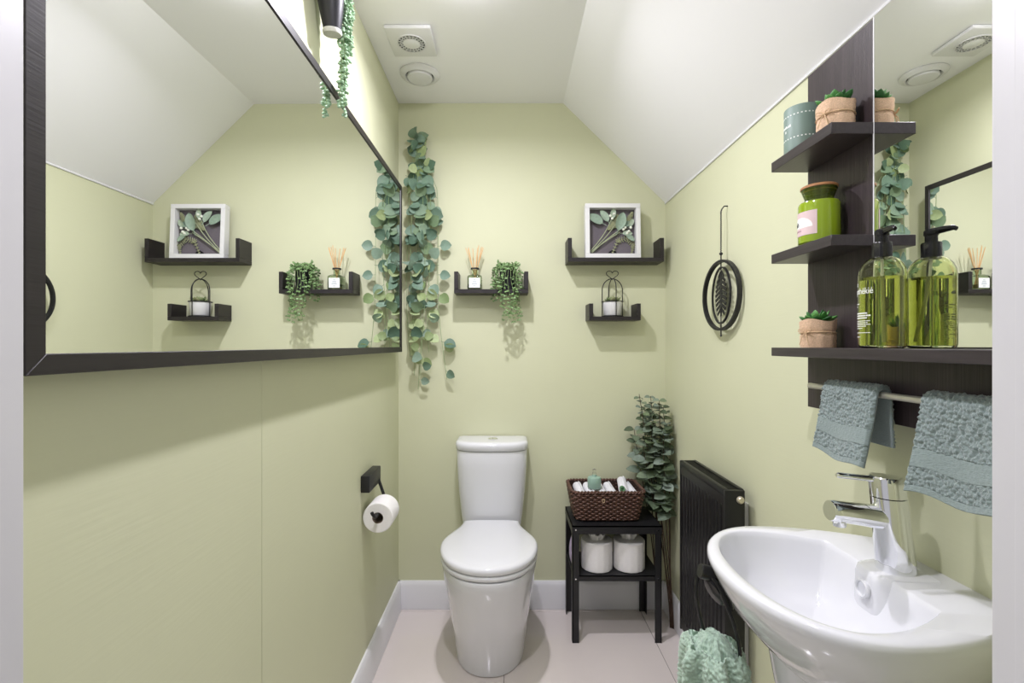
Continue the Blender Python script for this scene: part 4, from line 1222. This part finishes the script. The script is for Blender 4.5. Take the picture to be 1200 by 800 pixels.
for q in [(-0.0239, 0.004, 0.0021), (-0.0293, 0.006, -0.0238), (-0.027, 0.008, -0.056), (-0.0176, 0.008, -0.0967), (-0.0021, 0.004, -0.1441), (0.0134, -0.01, -0.1719), (0.0223, -0.03, -0.1733), (0.0246, -0.044, -0.1429), (0.0251, -0.046, -0.1092), (0.0172, -0.044, -0.0693), (0.0076, -0.036, -0.0384), (-0.0005, -0.024, -0.0118), (-0.0111, -0.01, 0.0026)]:
    lp.append(Vector(q))
lp2 = []
for k in range(len(lp)):
    a, b, c, d = lp[k - 1], lp[k], lp[(k + 1) % len(lp)], lp[(k + 2) % len(lp)]
    for t in (0, .25, .5, .75):
        lp2.append(.5 * ((2 * b) + (c - a) * t + (2 * a - 5 * b + 4 * c - d) * t * t + (3 * b - a - 3 * c + d) * t ** 3))
part('loop', G().tube(lp2, .0034, 8, closed=True), M_blackgloss, trg, sharp=80)

def mint(u, v):
    a = 2 * pi * u
    hump = ss(min(1, v * 3.2))
    hump = ss(min(1, v * 5.5)) ** .5; rx = lerp(.004, .048, hump) + .014 * v; ry = lerp(.004, .056, hump) + .014 * v
    fold = 1 + (.17 * sin(6 * a + 1.6 * v) + .09 * sin(11 * a + 2 - 1.5 * v)) * hump
    z = .016 - .010 * (1 - hump) * 0 - .36 * max(0, v - .06) ** 1.0 + .012 * (1 - (v / .06) if v < .06 else 0) - .0
    if v < .1: z = lerp(.020, -.0144, ss(v / .1) ** 1.4)
    return Vector((rx * cos(a) * fold, ry * sin(a) * fold, z))
nu, nv = 220, 230
g = G(); vs = []
for j in range(nv):
    for i in range(nu):
        u, v = i / nu, j / (nv - 1)
        p = mint(u, v); a = mint(u + .002, v) - mint(u - .002, v); b = mint(u, min(1, v + .003)) - mint(u, max(0, v - .003))
        n_ = b.cross(a); n_ = n_.normalized() if n_.length > 1e-9 else Vector((0, 0, 1))
        q = 1.0 - 2.4 * noise.voronoi(p * 190)[0][0] + .4 * random.uniform(-1, 1)
        vs.append(p + n_ * .0024 * q)
fs = []
for j in range(nv - 1):
    for i in range(nu):
        k = (i + 1) % nu; fs.append((j * nu + i, j * nu + k, (j + 1) * nu + k, (j + 1) * nu + i))
fs.append(tuple(range(nu))); fs.append(tuple((nv - 1) * nu + i for i in range(nu))[::-1])
g.add(vs, fs)
mo = part('guest_towel', g, M_mint, None, sharp=180, loc=(.368, .858, .628))
tag(mo, 'fluffy mint green towel hanging bunched from the black loop by the basin', 'towel')
